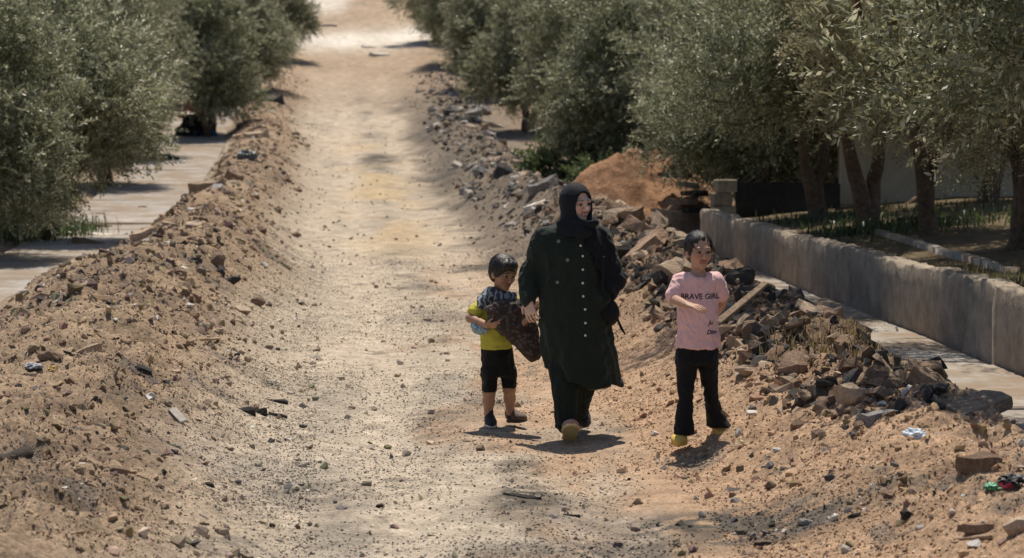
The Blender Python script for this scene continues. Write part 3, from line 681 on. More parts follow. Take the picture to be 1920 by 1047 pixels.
def crown_mesh(name, lobes, nleaf, seed, pal='grey', leaf=.066, width=.0105, spread=.13, droop=.15, twig=.30, lpt=16):
    rr = np.random.default_rng(seed); pal = np.array(LEAFC[pal]) * 1.18
    vol = np.array([np.prod(l[1]) ** .75 for l in lobes]); vol /= vol.sum()
    PP, OUT = [], []
    for (c, r, *_), w in zip(lobes, vol):
        nt_ = max(8, int(nleaf / lpt * w)); c = np.array(c); r = np.array(r)
        ncl = max(6, nt_ // 22)
        d = unit(rr.normal(size=(ncl, 3))); fr = rr.random(ncl) ** .42
        lump = 1.0 + .30 * vn(d * 2.1 + seed, seed % 13)
        cc = c + d * r * (fr * lump)[:, None]
        k = rr.integers(0, ncl, nt_)
        p = cc[k] + rr.normal(0, spread, (nt_, 3)) * [1, 1, .8]
        PP.append(p); OUT.append(unit((p - c) / r))
    p = np.concatenate(PP); out = np.concatenate(OUT); T = len(p)
    d = unit(out * .75 + rr.normal(0, .5, (T, 3)) + np.array([0, 0, .25]))
    L = rr.uniform(.6, 1.2, T) * twig
    t = (np.arange(lpt) + rr.random((T, lpt))) / lpt
    pos = p[:, None] + d[:, None] * (t * L[:, None])[..., None] - np.array([0, 0, 1]) * (droop * t ** 2 * L[:, None])[..., None]
    side = unit(np.cross(d, rr.normal(size=(T, 3))))[:, None] * np.where(np.arange(lpt) % 2, 1, -1)[None, :, None]
    ld = unit(d[:, None] * .75 + side * .8 + rr.normal(0, .28, (T, lpt, 3)))
    ll = leaf * rr.uniform(.65, 1.25, (T, lpt, 1)); ls = unit(np.cross(ld, rr.normal(size=(T, lpt, 3)))) * width * rr.uniform(.8, 1.25, (T, lpt, 1))
    V = np.stack([pos, pos + ld * ll * .5 + ls, pos + ld * ll, pos + ld * ll * .5 - ls], 2).reshape(-1, 3)
    n = len(V) // 4
    q = np.repeat(np.clip(rr.normal(.45, .22, T) , 0, 1), lpt) + rr.normal(0, .22, n); q = np.clip(q, 0, 1)
    col = np.where(q[:, None] < .5, pal[0] + (pal[1] - pal[0]) * (q * 2)[:, None], pal[1] + (pal[2] - pal[1]) * (q * 2 - 1)[:, None]) * rr.uniform(.8, 1.2, (n, 1))
    Fq = np.arange(n * 4).reshape(n, 4)
    return mk_mesh(name, V, Fq, M['leaf'], np.repeat(col, 4, 0), smooth=False)
TREE = {}
def tree_kind(key, base_r, forks, lobes, nleaf, seed, pal, **kw):
    TREE[key] = (trunk_mesh('trunk', base_r, forks, lobes, seed), crown_mesh('crown', lobes, nleaf, seed, pal, **kw))
def plant_tree(key, x, y, label, scale=1.0, rz=0.0, group='olive trees beside the track', name='olive_tree', z=None):
    root = bpy.data.objects.new(name, None); COL.objects.link(root)
    root.location = (x, y, float(H(x, y, False)) if z is None else z); root.rotation_euler = (0, 0, rz); root.scale = (scale,) * 3
    tag(root, label, 'tree', group)
    link('trunk', TREE[key][0], root); link('crown', TREE[key][1], root)
    return root
# kinds (local coordinates: x right, y away, z up, metres above the foot)
tree_kind('fork', .115, [((-.34, 0, 1.25), .06), ((.16, .1, 1.35), .07)],
          [((-1.0, 0, 2.05), (1.0, 1.0, .85)), ((-.2, .2, 2.9), (1.1, 1.1, .9)), ((.55, -.1, 2.35), (.65, .9, .6)), ((-1.5, -.3, 1.55), (.7, .7, .6)), ((-.5, -.6, 2.2), (.9, .6, .8))], 95000, 41, 'dark', leaf=.056, width=.009)
tree_kind('weep', .11, [((.0, 0, .95), .08), ((-.3, .1, 1.2), .06)],
          [((-.35, -.2, 1.75), (.85, .8, .75)), ((.35, 0, 1.65), (.75, .8, .85)), ((0, .1, 2.6), (1.2, 1.1, .9)), ((-.6, -.4, 2.3), (.8, .7, .7)), ((.75, -.3, 2.2), (.6, .7, .9))], 100000, 43, 'warm', droop=.55, leaf=.05, width=.0082)
tree_kind('reach', .105, [((.05, 0, .95), .08), ((-.4, -.6, 1.9), .055)],
          [((-.35, -.2, 1.75), (.85, .8, .75)), ((.35, 0, 1.65), (.75, .8, .85)), ((0, .1, 2.6), (1.2, 1.1, .9)), ((-.6, -.4, 2.3), (.8, .7, .7)), ((.75, -.3, 2.2), (.6, .7, .9)), ((-1.6, -1.7, 3.35), (1.1, 1.3, .45)), ((-1.6, -3.3, 3.45), (1.0, 1.3, .45))], 140000, 44, 'warm', droop=.55, leaf=.05, width=.0085)
tree_kind('curtain', .08, [((.1, 0, 1.2), .06), ((-.4, .1, 1.3), .055)],
          [((0, 0, 2.6), (1.5, 1.3, 1.1)), ((.85, -.2, 1.9), (.8, .9, .85)), ((-.6, -.2, 1.6), (1.1, .9, 1.0)), ((.35, -.3, 1.25), (.75, .7, .6)), ((-1.3, 0, 2.2), (.9, .9, 1.2)), ((-.25, -.35, .75), (.5, .4, .45))], 125000, 47, 'grey')
tree_kind('round', .11, [((.05, 0, .7), .08), ((-.3, .1, .8), .07)],
          [((0, 0, 2.1), (1.35, 1.25, 1.3)), ((.75, 0, 1.4), (.8, .9, .8)), ((-.75, -.1, 1.4), (.85, .9, .85)), ((.1, -.5, 1.15), (.9, .7, .7)), ((0, .2, 3.2), (.9, .9, .8))], 95000, 53, 'dark')
tree_kind('tall', .11, [((-.1, 0, .8), .08), ((.3, .1, .9), .07)],
          [((0, 0, 2.4), (1.2, 1.2, 1.2)), ((.65, .1, 1.5), (.85, .8, .8)), ((-.75, 0, 1.7), (.9, .9, .9)), ((-.2, -.4, 1.1), (.8, .7, .6)), ((.3, .2, 3.5), (.9, .9, 1.0))], 85000, 59, 'grey')
def tpx(px, Y): return atY(px, 400, Y)[0]
T_ = plant_tree
T_('weep', tpx(1905, 25.2), 25.2, 'olive tree cut by the right edge behind the low wall', .95, 2.2)
T_('reach', tpx(1743, 28), 28, 'warm olive tree with a stout trunk leaning over the right garden', 1.0, 0)
T_('fork', tpx(1632, 30), 30, 'olive tree with a forked trunk in front of the pale house', 1.0, 0)
T_('round', tpx(1405, 36), 36, 'dark olive tree above the sheet fence and block pillar', 1.0, 2.6)
T_('tall', tpx(1330, 41), 41.5, 'tall grey olive tree right behind the orange mound', 1.0, 1.1)
T_('round', tpx(1185, 46), 46, 'olive tree rising behind the left part of the orange mound', 1.05, .5)
T_('tall', tpx(1085, 53), 53, 'olive tree behind the bright green bush', .98, 2.9)
T_('round', tpx(985, 64), 64, 'far olive tree with a bare trunk over the right berm', 1.05, 3.6)
T_('tall', tpx(905, 74), 74, 'hazy olive tree third from the far end of the right row', 1.05, 4.4)
T_('round', tpx(858, 82), 82, 'hazy olive tree second from the far end of the right row', 1.0, 1.8)
T_('tall', tpx(820, 90), 90, 'farthest olive tree of the right row at the bend', .95, .3)
T_('curtain', tpx(95, 35), 35, 'big silvery olive tree on the left pavement with low hanging twigs', 1.0, 0)
T_('round', tpx(-35, 31.5), 31.5, 'olive tree cut by the left edge shading the pavement', .95, 2.0)
T_('tall', tpx(190, 47), 48, 'dark olive tree behind the big silvery one', 1.0, 2.0)
T_('round', tpx(395, 62), 62, 'dark olive tree above the rubbish bags on the left', 1.08, 1.3)
T_('tall', tpx(250, 55), 56, 'olive tree between the silvery tree and the rubbish bags', .95, 5.0)
T_('tall', tpx(470, 73), 73, 'olive tree behind the one over the rubbish bags', .95, 2.4)
T_('round', tpx(516, 84), 84, 'farthest olive tree of the left row beside the climbing lane', .95, .2)
T_('weep', X(6.1, 21.5), 21.5, 'olive tree standing just outside the right edge, its twigs at the top corner', 1.15, 3.4)
T_('fork', X(5.0, 16.3), 16.3, 'near olive tree outside the right edge that shades the wall', 1.25, .4)
T_('reach', X(5.7, 19.6), 19.6, 'olive tree outside the right edge whose boughs reach over the wall', 1.0, -1.57)
T_('reach', X(6.4, 23.4), 23.4, 'second olive tree outside the right edge reaching over the pavement', 1.05, -1.5)
T_('fork', tpx(1535, 33), 33, 'olive tree over the garden end of the sheet fence', .92, .5)
T_('fork', tpx(1850, 32), 32, 'olive tree close to the house front near the right edge', 1.0, 3.9)
# second rows that close the view
k = 0
for (px, Y, key, sc, rz) in ((1240, 58, 'tall', 1.25, .4), (1400, 52, 'round', 1.3, 1.4), (1560, 46, 'tall', 1.3, 2.2), (1720, 47, 'round', 1.35, 3.0), (1880, 48, 'tall', 1.4, 4.0), (1130, 70, 'round', 1.3, 5.0),
                             (1030, 84, 'tall', 1.3, .9), (940, 96, 'round', 1.2, 1.9), (880, 104, 'tall', 1.2, 2.9), (1450, 42, 'tall', 1.0, 3.3)):
    T_(key, tpx(px, Y), Y, 'olive tree in the crowd of crowns behind the right row', sc, rz, 'olive trees behind the right row')
for (px, Y, key, sc, rz) in ((60, 56, 'round', 1.3, .4), (-60, 46, 'tall', 1.3, 1.4), (250, 72, 'tall', 1.25, 2.2), (400, 86, 'round', 1.25, 3.0), (480, 100, 'tall', 1.2, 4.0), (150, 64, 'round', 1.3, 5.0)):
    T_(key, tpx(px, Y), Y, 'olive tree in the crowd of crowns behind the left row', sc, rz, 'olive trees behind the left row')

# ------------------------------------------------------------------ weeds, bushes and grass
def blades(name, pts, hgt, wid, pal, seed, lean=.5):
    rr = np.random.default_rng(seed); pts = np.asarray(pts); n = len(pts)
    h = hgt * rr.uniform(.5, 1.2, (n, 1)); a = rr.uniform(0, 6.28, n); d = np.stack([np.cos(a), np.sin(a), 0 * a], -1); s = np.stack([-np.sin(a), np.cos(a), 0 * a], -1) * wid
    up = np.array([0, 0, 1.]); l = rr.uniform(.1, lean, (n, 1))
    m = pts + up * h * .6 + d * h * l * .4; t = pts + up * h * (1 - .3 * l) + d * h * l
    V = np.stack([pts - s, pts + s, m + s * .8, t, m - s * .8], 1).reshape(-1, 3)
    i = np.arange(n)[:, None] * 5
    Fq = np.concatenate([i + [0, 1, 2, 4], i + [4, 2, 3, 3]], 0)
    F3 = np.concatenate([i + [0, 1, 2], i + [0, 2, 4], i + [4, 2, 3]], 0)
    pal = np.array(pal); c = pal[rr.integers(0, len(pal), n)] * rr.uniform(.75, 1.25, (n, 1))
    return mk_mesh(name, V, F3, M['leaf'], np.repeat(c, 5, 0), smooth=False)
def patch(name, px, py, sx, sy, n, hgt, wid, pal, label, cat, seed, kind=None, Y=None, lean=.5):
    p = P(px, py) if Y is None else atY(px, py, Y); rr = np.random.default_rng(seed)
    q = rr.normal(size=(n, 2)) * [sx, sy] * .5; x = p[0] + q[:, 0]; y = p[1] + q[:, 1]; z = H(x, y) - .01
    b = np.array([p[0], p[1], float(H(p[0], p[1]))])
    o = link(name, blades(name, np.stack([x, y, z], -1) - b, hgt, wid, pal, seed, lean), None, b); tag(o, label, cat, None, kind); return o
GREEN = [(.07, .105, .035), (.10, .135, .05), (.05, .075, .028)]; DRY = [(.34, .25, .12), (.27, .20, .10), (.40, .31, .17), (.20, .15, .07)]
patch('dry_grass', 1665, 622, .75, 1.1, 2600, .13, .004, DRY, 'tuft of dry yellow grass on the pavement against the low wall', 'grass', 1, 'stuff')
patch('dry_grass', 1590, 640, .5, .9, 1000, .10, .004, DRY, 'thin dry grass between the rubble and the low wall', 'grass', 2, 'stuff')
patch('grass', 1885, 545, 1.0, 2.2, 4200, .10, .005, GREEN + [(.16, .17, .07)], 'green grass on the bank behind the near end of the low wall', 'grass', 3, 'stuff', Y=20.5)
patch('weeds', 1690, 470, 1.3, 1.2, 900, .17, .009, GREEN, 'bright green weeds between the two olive trunks', 'weeds', 4, 'stuff', Y=29.3, lean=1.0)
patch('weeds', 1550, 440, 1.6, 1.0, 500, .13, .009, GREEN, 'green weeds in front of the dark sheet fence', 'weeds', 5, 'stuff', Y=31.8)
patch('weeds', 55, 446, .8, 1.6, 1700, .34, .01, GREEN + [(.13, .19, .06)], 'green weeds at the foot of the left olive tree', 'weeds', 6, 'stuff', Y=36.2)
BUSH = [((0, 0, .42), (.55, .5, .42)), ((.35, 0, .3), (.4, .4, .3)), ((-.35, -.1, .28), (.35, .35, .28))]
for (px, Y, sc, lab) in ((1075, 45.5, 1.25, 'bright green bush on the right berm above the pale slab'), (1145, 43.5, 1.0, 'dark green bush left of the orange mound'), (1230, 44, .9, 'low green bush behind the top of the orange mound')):
    rt = bpy.data.objects.new('bush', None); COL.objects.link(rt); x = tpx(px, Y); rt.location = (x, Y, float(H(x, Y, False))); rt.scale = (sc,) * 3; tag(rt, lab, 'bush')
    if 'bushm' not in TREE: TREE['bushm'] = (trunk_mesh('stem', .03, [((0, 0, .12), .02)], BUSH, 71), crown_mesh('foliage', BUSH, 9000, 71, 'green', leaf=.06, width=.016, spread=.08))
    link('stem', TREE['bushm'][0], rt); link('foliage', TREE['bushm'][1], rt)

# ------------------------------------------------------------------ figures: smooth implicit shapes turned into meshes
def smin(a, b, k):
    if k <= 0: return np.minimum(a, b)
    h = np.clip(.5 + .5 * (b - a) / k, 0, 1); return b * (1 - h) + a * h - k * h * (1 - h)
class Shape:
    def __init__(s, lo, hi, res):
        s.lo = np.array(lo, float); s.h = res; s.n = np.ceil((np.array(hi) - s.lo) / res).astype(int) + 1
        s.F = np.full(tuple(s.n), 1.0, np.float32)
    def block(s, lo, hi, pad=.05):
        a = np.clip(np.floor((np.array(lo) - pad - s.lo) / s.h).astype(int), 0, s.n - 1); b = np.clip(np.ceil((np.array(hi) + pad - s.lo) / s.h).astype(int) + 1, 1, s.n)
        sl = tuple(slice(i, max(i + 1, j)) for i, j in zip(a, b))
        ax = [s.lo[k] + s.h * np.arange(sl[k].start, sl[k].stop) for k in range(3)]
        return sl, ax[0][:, None, None], ax[1][None, :, None], ax[2][None, None, :]
    def put(s, sl, d, k, sub=False):
        if sub: s.F[sl] = -smin(-s.F[sl], d, k)
        else: s.F[sl] = smin(s.F[sl], d, k)
    def cap(s, a, b, ra, rb=None, k=.02, sub=False):
        rb = ra if rb is None else rb; a, b = np.array(a, float), np.array(b, float); m = max(ra, rb)
        sl, x, y, z = s.block(np.minimum(a, b) - m, np.maximum(a, b) + m)
        v = b - a; L = max(v @ v, 1e-9); t = np.clip(((x - a[0]) * v[0] + (y - a[1]) * v[1] + (z - a[2]) * v[2]) / L, 0, 1)
        d = np.sqrt((x - a[0] - t * v[0]) ** 2 + (y - a[1] - t * v[1]) ** 2 + (z - a[2] - t * v[2]) ** 2) - (ra + (rb - ra) * t)
        s.put(sl, d, k, sub)
    def chain(s, pts, rad, k=.02):
        for i in range(len(pts) - 1): s.cap(pts[i], pts[i + 1], rad[i], rad[i + 1], k)
    def ell(s, c, r, Rm=None, k=.02, sub=False):
        c, r = np.array(c, float), np.array(r, float); m = r.max()
        sl, x, y, z = s.block(c - m, c + m); q = [x - c[0], y - c[1], z - c[2]]
        if Rm is not None: q = [Rm[0][i] * q[0] + Rm[1][i] * q[1] + Rm[2][i] * q[2] for i in range(3)]
        k0 = np.sqrt((q[0] / r[0]) ** 2 + (q[1] / r[1]) ** 2 + (q[2] / r[2]) ** 2); k1 = np.sqrt((q[0] / r[0] ** 2) ** 2 + (q[1] / r[1] ** 2) ** 2 + (q[2] / r[2] ** 2) ** 2)
        s.put(sl, k0 * (k0 - 1) / np.maximum(k1, 1e-6), k, sub)
    def loft(s, rings, k=.02, edge=.012, fold=None, sub=False):
        """rings (z, cx, cy, rx, ry) listed downwards or upwards"""
        A = np.array(sorted(rings)); zs = A[:, 0]
        lo = [(A[:, 1] - A[:, 3]).min(), (A[:, 2] - A[:, 4]).min(), zs[0]]; hi = [(A[:, 1] + A[:, 3]).max(), (A[:, 2] + A[:, 4]).max(), zs[-1]]
        sl, x, y, z = s.block(lo, hi, .06)
        zz = np.linspace(zs[0], zs[-1], 200); W = []
        for c in range(1, 5):
            w = np.interp(zz, zs, A[:, c]); w = np.convolve(np.pad(w, 8, mode='edge'), np.hanning(17) / np.hanning(17).sum(), 'valid'); W.append(np.interp(z, zz, w))
        cx, cy, rx, ry = W
        dx, dy = x - cx, y - cy
        if fold is not None:
            f = fold(np.arctan2(dy / ry, dx / rx), z + 0 * dx); rx = rx * (1 + f); ry = ry * (1 + f)
        d = (np.sqrt((dx / rx) ** 2 + (dy / ry) ** 2) - 1) * np.minimum(rx, ry)
        ez = np.maximum(zs[0] - z, z - zs[-1]) + 0 * d
        d = -smin(-d, -ez, edge) if edge else np.maximum(d, ez)
        s.put(sl, d, k, sub)
    def coords(s):
        return [s.lo[k] + s.h * np.arange(s.n[k]).reshape([-1 if j == k else 1 for j in range(3)]) for k in range(3)]
    def mesh(s, smooth=1):
        F = s.F; n = np.array(F.shape)
        I = F < 0
        cnt = np.zeros(n - 1, np.int8)
        C8 = [(i, j, k) for i in (0, 1) for j in (0, 1) for k in (0, 1)]
        for (i, j, k) in C8: cnt += I[i:n[0] - 1 + i, j:n[1] - 1 + j, k:n[2] - 1 + k]
        act = np.argwhere((cnt > 0) & (cnt < 8))
        acc = np.zeros((len(act), 3)); w = np.zeros(len(act))
        for a in C8:
            for ax in range(3):
                if a[ax]: continue
                b = list(a); b[ax] = 1
                fa = F[act[:, 0] + a[0], act[:, 1] + a[1], act[:, 2] + a[2]]; fb = F[act[:, 0] + b[0], act[:, 1] + b[1], act[:, 2] + b[2]]
                cr = (fa < 0) != (fb < 0); t = np.where(cr, fa / np.where(cr, fa - fb, 1), 0)
                pt = np.array(a, float)[None] + np.zeros((len(act), 3)); pt[:, ax] = t
                acc += pt * cr[:, None]; w += cr
        V = s.lo + s.h * (act + acc / w[:, None])
        vid = np.full(n - 1, -1, np.int32); vid[tuple(act.T)] = np.arange(len(act))
        Q = []
        for ax in range(3):
            sa = [slice(None)] * 3; sb = [slice(None)] * 3; sa[ax] = slice(0, -1); sb[ax] = slice(1, None)
            A, B = I[tuple(sa)], I[tuple(sb)]; e = np.argwhere(A != B)
            o1, o2 = [k for k in range(3) if k != ax]
            e = e[(e[:, o1] > 0) & (e[:, o2] > 0) & (e[:, o1] < n[o1] - 1) & (e[:, o2] < n[o2] - 1)]
            def at(d1, d2): f = e.copy(); f[:, o1] += d1; f[:, o2] += d2; return vid[tuple(f.T)]
            q = np.stack([at(-1, -1), at(0, -1), at(0, 0), at(-1, 0)], -1)
            flip = A[tuple(e.T)] ^ (ax == 1)
            q[~flip] = q[~flip][:, ::-1]
            Q.append(q)
        Q = np.concatenate(Q); Q = Q[(Q >= 0).all(1)]
        for _ in range(smooth): V = lap(V, Q, .5)
        return V, Q
def lap(V, Q, f):
    a = np.concatenate([Q[:, k] for k in range(4)] * 2); b = np.concatenate([Q[:, (k + 1) % 4] for k in range(4)] + [Q[:, (k - 1) % 4] for k in range(4)])
    S = np.stack([np.bincount(a, V[b, k], len(V)) for k in range(3)], -1); c = np.bincount(a, minlength=len(V))[:, None]
    return V + f * (S / np.maximum(c, 1) - V)
def vnormals(V, Q):
    nn = np.cross(V[Q[:, 2]] - V[Q[:, 0]], V[Q[:, 3]] - V[Q[:, 1]])
    S = np.stack([np.bincount(Q.ravel(), np.repeat(nn[:, k], 4), len(V)) for k in range(3)], -1); return unit(S)
def wrinkle(V, Q, amp, f, seed, ridge=True, mask=None):
    n = vn(V * np.array(f) + seed * 1.7, seed) + .5 * vn(V * np.array(f) * 2.1 + seed, seed + 1)
    if ridge: n = .6 - 2 * np.abs(n) * .7
    d = amp * n
    if mask is not None: d = d * mask(V)
    return V + vnormals(V, Q) * d[:, None]
def rotm(yaw, pitch=0, roll=0):
    return np.array(Matrix.Rotation(yaw, 3, 'Z') @ Matrix.Rotation(pitch, 3, 'X') @ Matrix.Rotation(roll, 3, 'Y'))
def head(S, c, hh, yaw, pitch, roll=0):
    k = hh / .215; Rm = rotm(yaw, pitch, roll); c = np.array(c)
    def T(q): return c + Rm @ (np.array(q) * k)
    e = lambda q, r, kk=.02, sub=False: S.ell(T(q), np.array(r) * k, Rm, kk * k, sub)
    e((0, .012, .030), (.072, .090, .082)); e((0, -.020, -.035), (.055, .060, .070), .03)
    e((0, -.062, -.086), (.022, .020, .020), .025)
    for s in (-1, 1):
        e((s * .036, -.050, -.022), (.026, .026, .028), .02)
        e((s * .031, -.098, .006), (.019, .020, .012), .012, True)
        e((s * .073, .006, -.012), (.012, .022, .032), .008)
        S.ell(T((s * .010, -.094, -.030)), np.array((.009, .009, .008)) * k, Rm, .006)
    for s in (-1, 1): S.cap(T((s * .019, -.0815, .0175)), T((s * .044, -.077, .0155)), .006 * k, .006 * k, .003); S.cap(T((s * .019, -.079, -.0085)), T((s * .043, -.075, -.0075)), .005 * k, .005 * k, .003)
    S.cap(T((-.034, -.076, .024)), T((.034, -.076, .024)), .013 * k, .013 * k, .015 * k)
    S.cap(T((0, -.082, .012)), T((0, -.103, -.025)), .008 * k, .012 * k, .010 * k)
    S.cap(T((-.017, -.080, -.0515)), T((.017, -.080, -.0515)), .0075 * k, .0075 * k, .005)
    S.cap(T((-.014, -.079, -.063)), T((.014, -.079, -.063)), .0085 * k, .0085 * k, .005)
    return T, Rm, k
def face_color(V, c, Rm, k, skin, lip, brow, smile=False):
    q = (V - np.array(c)) @ Rm / k
    col = np.zeros((len(V), 3)) + np.array(skin)
    col *= (1 + .10 * vn(V * 45, 5) + .06 * vn(V * 120, 6))[:, None]
    front = q[:, 1] < -.045
    def put(m, cc, w=1.0): col[m] = col[m] * (1 - w) + np.array(cc) * w
    ax = np.abs(q[:, 0])
    put(front & (((ax - .036) / .022) ** 2 + ((q[:, 2] + .022) / .02) ** 2 < 1), np.array(skin) * [1.06, .86, .84], .6)
    put(front & (ax < .026) & (np.abs(q[:, 2] + .0575 - 14 * ax * ax * (1 if smile else 0)) < .0125) & (q[:, 1] < -.072), lip, .85)
    if smile: put(front & (ax < .018) & (np.abs(q[:, 2] + .0575 - 10 * ax * ax) < .0032) & (q[:, 1] < -.07), (.62, .58, .54), .9)
    put(front & (ax > .016) & (ax < .047) & (np.abs(q[:, 2] - .0125 + 9 * (ax - .031) ** 2) < .0035), brow, .8)
    put(front & (((ax - .031) / .017) ** 2 + ((q[:, 2] - .004) / .011) ** 2 < 1), np.array(skin) * .62, .55)
    put(front & (ax > .012) & (ax < .05) & (np.abs(q[:, 2] - .0285 + 3 * (ax - .028) ** 2 * 3) < .004), brow, .7)
    return col
def eyes(T, Rm, k, root):
    for s in (-1, 1):
        bm = bmesh.new(); bmesh.ops.create_uvsphere(bm, u_segments=16, v_segments=10, radius=.0125 * k)
        me = bm_mesh('eye', bm, None, True)
        V = np.array([v.co[:] for v in me.vertices]); d = V @ np.array([0, -1, 0]) / (.0125 * k)
        c = np.where(d[:, None] > .70, np.array([.012, .008, .006]), np.array([.30, .26, .24]))
        a = me.color_attributes.new('col', 'FLOAT_COLOR', 'POINT'); a.data.foreach_set('color', np.concatenate([c, np.ones((len(c), 1))], 1).astype(np.float32).ravel())
        me.materials.append(M['eye'])
        o = link('eye', me, root, T((s * .031, -.0755, .0045))); o.rotation_euler = Matrix(Rm.tolist()).to_euler()
def hand(S, wrist, dirv, nrm, L, curl=.35, k=.006, thumb=1, rs=1.0):
    """dirv along the hand, nrm out of the palm; thumb on the +/- side"""
    w = np.array(wrist, float); d = unit(np.array(dirv, float)); nrm = unit(np.array(nrm, float) - d * (np.array(nrm) @ d)); sd = np.cross(d, nrm) * thumb
    pl = L * .52; r0 = L * .052 * rs
    for f in (-1, -.33, .33, 1): S.cap(w + sd * f * L * .10, w + d * pl + sd * f * L * .19, L * .085, L * .07, .012)
    for f, ln in zip((1, .34, -.34, -1), (.44, .49, .46, .36)):
        p = w + d * pl + sd * f * L * .20; a = curl * .6; q = L * ln
        for seg in (.45, .32, .25):
            e = d * math.cos(a) + nrm * math.sin(a) + sd * f * .07
            p2 = p + e * q * seg; S.cap(p, p2, r0, r0 * .92, k * .5); p = p2; a += curl
    p = w + d * L * .12 + sd * L * .17; e = unit(d * .62 + sd * .75 + nrm * .25); p2 = p + e * L * .24; S.cap(w + d * L * .1 + sd * L * .05, p, L * .085, L * .075, .01); S.cap(p, p2, r0 * 1.3, r0 * 1.1, k)
    S.cap(p2, p2 + unit(d * .9 + sd * .3 + nrm * .3) * L * .2, r0 * 1.1, r0 * .9, k * .5)
def strands(parent, T, k, n, seed, comb):
    rr = np.random.default_rng(seed); V = []; Fq = []; rx, ry, rz_ = .086, .103, .091
    for _ in range(n):
        off = 1 + rr.uniform(-.02, .07); m = 7; pts = []
        if comb:
            ph = rr.uniform(-2.0, 2.0); s0 = rr.uniform(-1.0, .6) + .12 * abs(ph); s1 = min(1.4, s0 + rr.uniform(.5, 1.2)); jit = rr.normal(0, .06)
            for t in np.linspace(0, 1, m):
                s_ = s0 + (s1 - s0) * t; p_ = ph + jit * t; pts.append((rx * math.cos(s_) * math.sin(p_) * off, .018 + ry * math.sin(s_) * off, .036 + rz_ * math.cos(s_) * math.cos(p_) * off))
        else:
            az = rr.uniform(0, 6.283); front = max(0, -math.sin(az)); end = 1.95 - .80 * front ** 1.5 + rr.normal(0, .10); st = max(.05, end - rr.uniform(.5, 1.2)); jit = rr.normal(0, .18)
            for t in np.linspace(0, 1, m):
                p_ = st + (end - st) * t; a_ = az + jit * t; o_ = off + .03 * t; pts.append((rx * math.sin(p_) * math.cos(a_) * o_, .018 + ry * math.sin(p_) * math.sin(a_) * o_, .040 + rz_ * math.cos(p_) * o_))
        pts = np.array([T(q) for q in pts]); d = unit(np.gradient(pts, axis=0)); c = T((0, .018, .03)); sd = unit(np.cross(d, pts - c)) * .0016 * np.linspace(1, .4, m)[:, None]
        b = len(V)
        for i in range(m): V += [pts[i] - sd[i], pts[i] + sd[i]]
        for i in range(m - 1): Fq.append((b + 2 * i, b + 2 * i + 1, b + 2 * i + 3, b + 2 * i + 2))
    return link('loose_hair', mk_mesh('loose_hair', V, Fq, M['hair']), parent)
def part(name, S_or_VQ, mat, root, col=None, smooth=1):
    V, Q = S_or_VQ.mesh(smooth) if isinstance(S_or_VQ, Shape) else S_or_VQ
    return link(name, mk_mesh(name, V, Q, M[mat] if isinstance(mat, str) else mat, col), root)
def fabric(name, c, rough=.85, scale=60, amt=.12, bump=.0025, bscale=160, sheen=.3):
    m = mat_plain(name, c, rough, .2, scale, amt, bump, bscale, .4); b = m.node_tree.nodes['Principled BSDF']
    b.inputs['Sheen Weight'].default_value = sheen * .15; b.inputs['Sheen Roughness'].default_value = .5
    return m
M['skin'] = mat_attr('skin', .55, .35, 150, .06, .0008, 300, sss=.12)
M['eye'] = mat_attr('eyeball', .2, .5, 50, .0, 0)
M['coat'] = fabric('dark_green_cloth', (.014, .022, .016), sheen=.6); M['trous'] = fabric('dark_green_trousers', (.012, .018, .013))
M['scarf'] = fabric('black_scarf', (.010, .012, .016), .8); M['shawl'] = fabric('black_shawl', (.009, .009, .012), .8)
M['pink'] = fabric('pink_cotton', (.74, .47, .46), .9); M['blk'] = fabric('black_cotton', (.010, .0095, .010), .85)
M['yel'] = fabric('yellow_cotton', (.52, .47, .07), .9); M['hair'] = mat_plain('dark_hair', (.018, .013, .011), .42, .5, 90, .4, .004, 140, .8)
M['shoe_y'] = mat_plain('yellow_shoe', (.62, .42, .10), .6, .35, 60, .15, .002, 120); M['shoe_d'] = mat_plain('dark_shoe', (.03, .03, .034), .7, .3, 60, .3, .002, 120)
M['shoe_b'] = mat_plain('brown_shoe', (.11, .075, .055), .7, .3, 60, .3, .002, 120); M['shoe_p'] = mat_plain('pinkish_shoe', (.33, .20, .17), .7, .3, 60, .25, .002, 120)
M['sole'] = mat_plain('cream_sole', (.60, .49, .24), .7, .3, 60, .2, .002, 120); M['sole_d'] = mat_plain('dark_sole', (.05, .045, .04), .8, .3)
M['sole_w'] = mat_plain('white_sole', (.55, .53, .5), .7, .3); M['button'] = mat_plain('pearl_button', (.72, .70, .64), .3, .5, 40, .05, 0); M['ink'] = mat_plain('dark_print', (.03, .025, .03), .8, .2, 60, .1, 0)
M['ornament'] = mat_plain('grey_ornament', (.16, .17, .15), .4, .5, 40, .1, 0)
